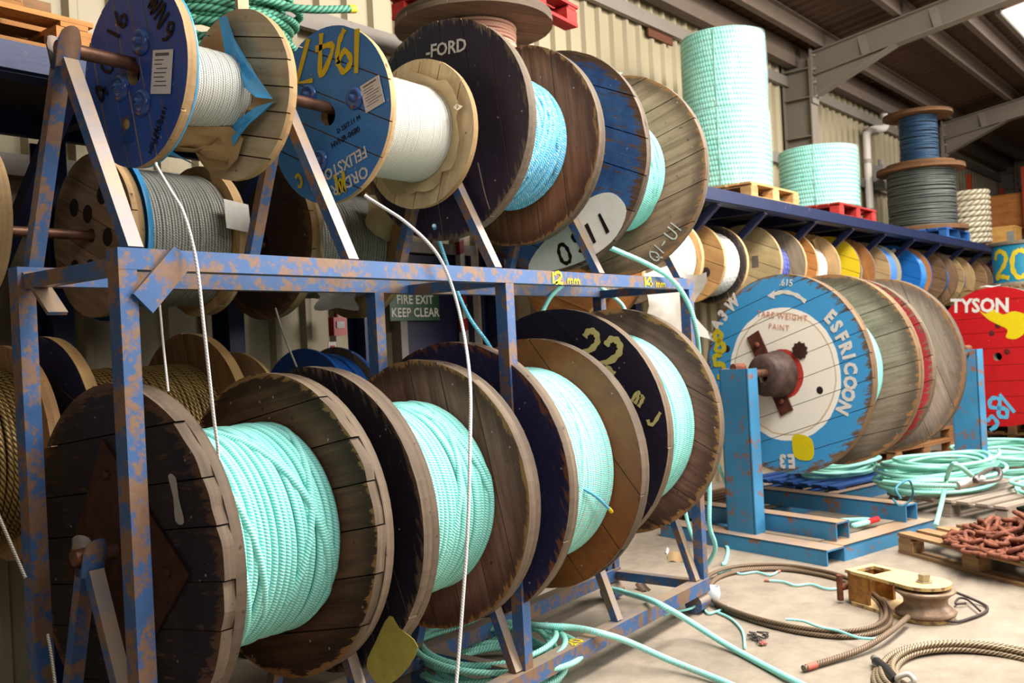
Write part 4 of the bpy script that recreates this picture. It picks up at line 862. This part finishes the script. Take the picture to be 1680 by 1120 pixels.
for z, s0, s1, lb in ((BZ, 6.0, 16.0, 'right hand row'), (2.03, .9, 3.7, 'upper left row')):
    MB().tube([(0, 0, 0), (s1-s0, 0, 0)], .02, 12).build('axle', rod, loc=B(s0, .42 if s0 > 5 else .38, z), rot=(0, 0, BA), label='long rusty axle through the small drums of the '+lb, cat='axle')
MB().tube([(0, 0, 0), (2.8, 0, 0)], .02, 12).build('axle', rod, loc=B(.9, .38, 1.22), rot=(0, 0, BA), label='rusty axle through the low drums behind the rack on the left', cat='axle')

# ------------------------------------------------------------------ on top of the racking
SZ = 2.62
sea2 = ropemat('a6e8d8', '36a494', .044, k=.6, strands=4)
def coil(label, s, t, z, R, H, name='rope_coil', dia=.044, m_=sea2, wrap=True, ri=.6, seed=1):
    r = empty(name, B(s, t, z), label, 'rope coil', BA); n = int(H/dia); pr = [(0.01, R*ri)]
    for i in range(n):
        for a in np.linspace(-pi/2, pi/2, 6): pr.append((.01+dia*(i+.5)+dia*.5*sin(a), R-dia*.5+dia*.5*cos(a)*(1+.1*sin(i*2.1+seed))))
    nr_ = int(R*(1-ri)/dia); 
    for k in range(nr_):
        for a in np.linspace(0, pi, 5): pr.append((.01+dia*n+dia*.35*sin(a), R-dia*(k+.5)+dia*.5*cos(a)-0))
    pr.append((.01, R*ri)); part('rope_turns', MB().lathe(pr, 48, 'z'), m_, r)
    for a in (.3, 1.87, 3.4, 5.0):
        c_, s_ = cos(a), sin(a); P = [(R*ri*c_, R*ri*s_, 0.004), ((R+.004)*c_, (R+.004)*s_, 0.004), ((R+.006)*c_, (R+.006)*s_, H*.5), ((R+.004)*c_, (R+.004)*s_, H+.012), (R*ri*c_, R*ri*s_, H+.012)]
        part('strap', MB().tube(P, .006, 5, sq=.4), plain('6fae9c', .5), r)
    if wrap: 
        q = random.Random(seed); th = np.linspace(0, 2*pi, 41); G = []
        for z_ in np.linspace(.0, H+.02, 12): G.append([((R+.012+.006*sin(7*a+z_*9))*cos(a), (R+.012+.006*sin(7*a+z_*9))*sin(a), z_) for a in th])
        G.append([(R*.93*cos(a), R*.93*sin(a), H+.03) for a in th]); G.append([(.01*cos(a), .01*sin(a), H+.022) for a in th])
        part('shrink_wrap', MB().grid(np.array(G)), film('f4fffb', .09, .17), r)
    return r
def bpal(label, s, t, c1, c2, Lx, Ly, rz=0): return pallet(label, B(s, t, SZ), BA+rz, c1, c2, Lx, Ly)
bpal('raw wooden pallet on the racking under the two stacked mint coils', 7.87, .42, 'a87a48', 'd0a670', 1.0, .8)
coil('shrink wrapped mint rope coil, lower of the stacked pair on the racking', 7.80, .42, SZ+.137, .37, .66, seed=2)
coil('shrink wrapped mint rope coil, upper of the stacked pair on the racking', 7.80, .42, SZ+.137+.68, .365, .66, seed=5)
bpal('red pallet on the racking under the short mint coil', 9.92, .42, '8f1c1c', 'c23a30', 1.1, .8)
coil('short shrink wrapped mint rope coil on the red pallet', 9.92, .42, SZ+.137, .40, .62, seed=8)
bpal('blue pallet on the racking under the dark wire drum', 13.75, .45, '1f4f9a', '3f7fc8', 1.2, .9)
dkw = ropemat('77807a', '33322f', .026, k=.8, rough=.35, metal=.5); blw = ropemat('3f6488', '1a2a3c', .024, k=1.6, rough=.4, metal=.3)
v1 = drum('wire_drum', 'large upright drum of dark steel wire standing on the blue pallet', 'cable drum', B(13.75, .45, SZ+.137), .90, .57, .06, 5, 5, wD, wood('7a4f2c', 'a06c40'), dkw, wood('5f4028', '8a6240'), .44, .026, rz=BA, seed=80, seg=44, tn=6, upright=True)
v2 = drum('wire_drum', 'smaller upright drum of blue grey wire on top of the large one', 'cable drum', B(13.75, .45, SZ+1.04), .74, .45, .05, 5, 5, wD, wood('6a452a', '8a5f3c'), blw, wood('5a3c26', '7d5836'), .25, .024, rz=BA, seed=81, seg=40, tn=6, upright=True)
cot = ropemat('dcd2ba', '8f846c', .075, k=1.2, rough=.8, lo=.3)
def bigcoil(label, s, t, z, R, n, dia, m_, el=.9):
    mb = MB(); P = []
    for i in range(n*24+1):
        a = i/24*2*pi; P.append((R*(1+.05*sin(a*.37))*cos(a), R*el*sin(a), dia*.5+i/24*dia*.98))
    return tag(mb.tube(np.array(P), dia*.5, 8).build('rope_coil', m_, loc=B(s, t, z), rot=(0, 0, BA)), label, 'rope coil')
bigcoil('tall coil of thick cream rope on the racking beside the dark wire drum', 16.0, .42, SZ+.02, .34, 10, .085, cot)
# orange racking, crates at the far end
orr = steelpaint('b5401c', '6a2a18', .25, '9a4a28', .45, .7)
og = empty('orange_racking', B(18.8, .2, 0), 'orange pallet racking at the far end holding timber crates', 'racking', BA)
for x in (0, 2.6):
    for y in (-.1, .8): part('upright', MB().box((x, y, 2.1), (.09, .08, 4.2)), orr, og)
for z in (2.55, 3.05):
    for y in (-.1, .8): part('beam', MB().box((1.3, y, z), (2.6, .05, .12)), orr, og)
for a, b in ((1.2, 2.4), (2.4, 3.6)): part('brace', MB().beam((0, -.1, a), (0, .8, b), .03, .03), orr, og)
def crate(label, loc, d_, c1, c2, rz=BA):
    r = empty('timber_crate', loc, label, 'crate', rz); m_ = wood(c1, c2, .8)
    part('side_panel', MB().box((-d_[0]/2, 0, d_[2]/2+.08), (.02, d_[1], d_[2])), m_, r); part('side_panel', MB().box((d_[0]/2, 0, d_[2]/2+.08), (.02, d_[1], d_[2])), m_, r)
    for q in (-1, 1): part('front_panel', MB().box((0, q*d_[1]/2, d_[2]/2+.08), (d_[0]+.02, .02, d_[2])), m_, r)
    part('lid', MB().box((0, 0, d_[2]+.09), (d_[0]+.03, d_[1]+.03, .02)), m_, r)
    for x in (-d_[0]/2+.06, 0, d_[0]/2-.06): part('runner', MB().box((x, 0, .04), (.08, d_[1], .08)), m_, r)
    part('corner_plate', MB().box((-d_[0]/2-.012, -d_[1]/2+.05, d_[2]*.4+.08), (.004, .1, d_[2]*.7)), plain('9aa09c', .4, .5), r); return r
crate('large orange timber crate on the far orange racking', B(19.6, .35, 3.12), (1.3, 1.0, .55), 'a5622e', 'd08a4a')
crate('small timber box at the far end of the blue racking', B(17.0, .12, SZ+.02), (.5, .42, .26), 'b5803c', 'd8a860')
pb_ = crumple('plastic_sheet', None, B(16.9, -.12, 2.5), .35, .3, plain('d5c5b5', .5), 31, .04); pb_.rotation_euler = (0, 0, BA-.5); tag(pb_, 'scrap of pale plastic dangling off the far end of the racking', 'plastic sheet')
# blue steel drum marked 20 on its table
for i in range(14): pallet(['bottom pallet', 'second pallet up', 'third pallet up', 'fourth pallet up', 'fifth pallet up', 'sixth pallet up', 'seventh pallet up', 'eighth pallet up', 'ninth pallet up', 'tenth pallet up', 'eleventh pallet up', 'twelfth pallet up', 'thirteenth pallet up', 'top pallet'][i]+' in the tall pile beneath the blue drum marked 20', (13.3, 2.0, .137*i), radians(-17)+.02*sin(i*2.3), '8a6a48', 'b8946a', 1.2, 1.0)
bd = empty('cable_drum', (13.1, 2.0, 1.92), 'upright blue drum painted with a yellow 20 at the right edge', 'cable drum', radians(-17))
part('flange', MB().lathe([(.0, .001), (0, .38), (.04, .38), (.04, .001)], 36, 'z', sm=False), rimG, bd)
part('flange', MB().lathe([(.50, .001), (.50, .38), (.54, .38), (.54, .001)], 36, 'z', sm=False), rimG, bd)
part('barrel', MB().lathe([(.04, .345), (.50, .345)], 40, 'z'), plain('2590b0', .4, 0, .25, 6.), bd)
for ch, a0 in (('2', -.32), ('0', .36)):
    gl = hand('lettering', ch, .34, Matrix.Identity(4), yell, bd, .15); me = gl.data
    for v_ in me.vertices:
        a = pi+a0+v_.co.x/.345; zz = v_.co.y; k = .348+v_.co.z; v_.co = (k*cos(a), k*sin(a), .27+zz)
sheet('small white carton lid lying on the red drum', (11.2, 2.05, 0), .3, .2, white, 'carton_lid', .1, .02, 'carton').location[2] = 1.862
# left end of the top shelf
for i in range(2): pallet(['lower orange pallet at the left end of the top shelf', 'upper orange pallet at the left end of the top shelf'][i], B(1.15-.25*i, .50, SZ+.137*i), BA+.03*i, '9a6434', 'c88e50', 1.35, 1.0)
wb = empty('wrapped_block', B(1.62, .22, SZ+.137), 'wooden block wrapped in clear plastic on the orange pallet', 'block', BA)
part('block', MB().box((0, 0, .05), (.26, .12, .09)), wood('6a4a30', '9a7450'), wb); part('plastic_wrap', MB().box((-.05, 0, .05), (.15, .128, .098)), film('e8e0cc', .2, .5), wb)
hz_ = MB(); q = random.Random(8)
for k in range(4): hz_.tube(smooth([(.26*cos(a)*q.uniform(.85, 1.1), .22*sin(a)*q.uniform(.85, 1.1), .05+.07*k+.02*sin(3*a)) for a in np.linspace(0, 2*pi, 10)[:-1]], 5, True), .034, 9, True)
tag(hz_.build('hose_coil', plain('141216', .35), loc=B(1.55, .68, SZ+.19)), 'coil of black hose on the pallet at the left end of the top shelf', 'hose')
grn = ropemat('55a886', '1c4436', .036, k=.8, strands=4, rough=.7)
gc = heap('heaped coil of thick green rope on the top shelf behind the first drums', B(2.60, .36, 0)[:2], .36, 15, SZ+.10, .036, 17, .85, .52, grn, name='rope_coil', cat='rope coil')
MB().tube(smooth([(2.678, 3.35, 3.078), (2.731, 3.25, 3.046), (2.863, 3.2, 3.056), (3.039, 3.18, 3.098)], 6), .018, 9).build('rope_tail', grn, gc)
MB().tube([(3.039, 3.18, 3.098), (3.078, 3.18, 3.108)], .0195, 9).build('yellow_tape', yell, gc)
heap('flat coil of dark green wire rope beneath the green rope heap', B(2.2, .30, 0)[:2], .42, 7, SZ, .026, 19, .8, .1, ropemat('4a5e5a', '1c2624', .026, k=2.0, rough=.5, metal=.3), name='rope_coil', cat='rope coil')
bt_ = tag(MB().box((0, 0, .24), (.055, .02, .48)).build('batten', wood('b59a78', 'd8c09c'), loc=(2.469, 3.22, 2.936), rot=(0, 0, 0)), 'pale wooden batten upright behind the top left drum', 'batten'); bt_.location[2] = SZ
# big upright drum with red pallet on top
bu = drum('cable_drum', 'big brown upright drum with pale orange winding on the top shelf', 'cable drum', B(4.50, .47, SZ), .90, .49, .06, 7, 7, wD, wood('5a4436', '7a6250'), ropemat('e0a890', 'c08a74', .02, k=.8), rimD, .26, .02, rz=BA, seed=90, seg=44, upright=True)
pallet('red pallet lying on top of the big brown upright drum', B(4.62, .46, SZ+.902), BA+.1, '8a1a1a', 'b03028', .9, .8)
tb = crumple('plastic_bag', None, (4.55, 2.72, 2.99), .34, .1, film('b8efe4', .2, .8), 41, .02); tag(tb, 'twisted clear plastic bag lying on the rim of the grey top drum', 'bag')

# ------------------------------------------------------------------ paper and film on the top left drum
kraft = plain('b08c60', .8, 0, .2, 6.); bfilm = plain('4aa8e0', .3, 0, .15, 5.)
def flap(root, pts, m_, name, x=.0, amp=.012, seed=1):
    """torn sheet: fan of triangles from a list of (x, tx, tz) points, gently buckled"""
    P = np.array([(a, -b, c) for a, b, c in pts], float); c0 = P.mean(0); q = np.random.default_rng(seed); mb = MB(); n = len(P); rings = [P]
    for f in (.72, .42, .15): rings.append(c0+(P-c0)*f+q.normal(size=(n, 3))*amp*[1, .4, .4])
    V = np.vstack(rings+[c0[None]]); Q = []
    for k in range(3):
        i = np.arange(n); j = (i+1) % n; Q.append(np.stack([k*n+i, k*n+j, (k+1)*n+j, (k+1)*n+i], 1))
    mb.add(V, np.vstack(Q), None, 0, True); i = np.arange(n); mb.add(V, np.stack([3*n+i, 3*n+(i+1) % n, 0*i+4*n], 1), None, 0, True)
    return on(root, mb.build(name, m_))
XI = .41-.036
K = lambda L, x0=XI-.03, x1=XI-.012: [(x0 if sqrt(a*a+b*b) < .2 else x1, a, b) for a, b in L]
flap(t1, K([(-.15, .215), (-.016, .25), (.02, .20), (.05, .13), (.10, .02), (.02, .10), (-.08, .13)]), kraft, 'kraft_paper', seed=2, amp=.006)
flap(t1, K([(.11, -.02), (.235, -.07), (.139, -.09), (.056, -.115), (.06, -.13), (.10, -.09)]), kraft, 'kraft_paper', seed=3, amp=.006)
flap(t1, [(.10, -.10, -.16), (.16, -.03, -.135), (XI-.06, .05, -.125), (XI-.03, .075, -.165), (XI-.03, .04, -.225), (XI-.03, -.02, -.255), (XI-.05, -.09, -.25), (XI-.09, -.11, -.19), (.20, -.14, -.19)], kraft, 'kraft_paper', seed=4, amp=.016)
flap(t1, K([(-.025, .266), (.019, .262), (.094, .159), (.181, .037), (.238, -.066), (.19, -.055), (.099, .014), (.041, .12)], XI-.06, XI-.03), bfilm, 'blue_film', seed=5, amp=.006)
flap(t1, K([(.244, -.074), (.172, -.082), (.055, -.111), (.035, -.148), (.045, -.19), (.075, -.165), (.14, -.13)], XI-.05, XI-.03), bfilm, 'blue_film', seed=6, amp=.006)
flap(t1, [(.05, -.15, -.15), (.12, -.10, -.17), (.20, -.10, -.205), (XI-.09, -.11, -.235), (XI-.10, -.135, -.215), (.12, -.15, -.19)], bfilm, 'blue_film', seed=7, amp=.004)
on(t1, MB().lathe([(.036, .283), (.041, .287), (.052, .268), (.05, .25)], 48).build('blue_film_edge', bfilm))
# torn card ring on the 1947 drum's inner face
q = random.Random(4); a = np.linspace(0, 2*pi, 40)[:-1]
po = [(.255+q.uniform(-.02, .02)) for _ in a]; mbc = MB(); V = []
for i, t in enumerate(a): V.append((.52-.040, .205*cos(t), .205*sin(t))); V.append((.52-.052-.012*q.random(), po[i]*cos(t), po[i]*sin(t)))
i = np.arange(len(a)); j = (i+1) % len(a); mbc.add(np.array(V), np.stack([2*i, 2*j, 2*j+1, 2*i+1], 1), None, 0, True); on(t2, mbc.build('torn_card', plain('c8b28c', .8, 0, .2)))
flap(t2, [(.45, .24, .06), (.44, .27, .04), (.45, .29, .055), (.46, .25, .075)], plain('d8c8a8', .8), 'torn_card', seed=9, amp=.004)
# wire tie under the 1947 drum
MB().tube(smooth([(2.93, 2.37, 2.24), (2.925, 2.35, 2.16), (2.93, 2.34, 2.10), (2.945, 2.335, 2.05)], 5), .003, 6).build('tie_wire', rusty('2a201c', '4a3830'), label='dark rusty tie wire dangling below the pale flange of the 1947 drum', cat='wire')
# blue line with yellow tip across the third drum's winding
lt = MB().tube(smooth([(3.30, 2.235, .90), (3.40, 2.20, .84), (3.52, 2.205, .76)], 5), .007, 7).build('twine', skyb, label='sky blue twine with yellow tip across the third drum winding', cat='twine')
MB().tube([(3.515, 2.205, .765), (3.54, 2.205, .745)], .009, 7).build('yellow_tip', yell, lt)

# ------------------------------------------------------------------ repeats carry a group
GR = [('pallet', 'pallets around the store'), ('twine', 'twine offcuts'), ('axle', 'drum axles'), ('timber_crate', 'timber crates at the far end'), ('portal_frame', 'steel portal frames')]
for o in list(bpy.data.objects):
    if o.parent is None and 'category' in o and 'group' not in o:
        n = o.name.split('.')[0]
        for k, g in GR:
            if n == k: o['group'] = g
        if n in ('wire_drum', 'rope_drum'): o['group'] = 'drums on the blue rack' if o.location.x < 4.2 and o.location.y < 3 else 'large drums on stands and shelf'
        if n == 'cable_drum' and o.location.y > 2.6: o['group'] = 'small drums in the racking'
        if n == 'rope': o['group'] = 'rope and cable runs'
        if n == 'rope_coil': o['group'] = 'coils of rope'
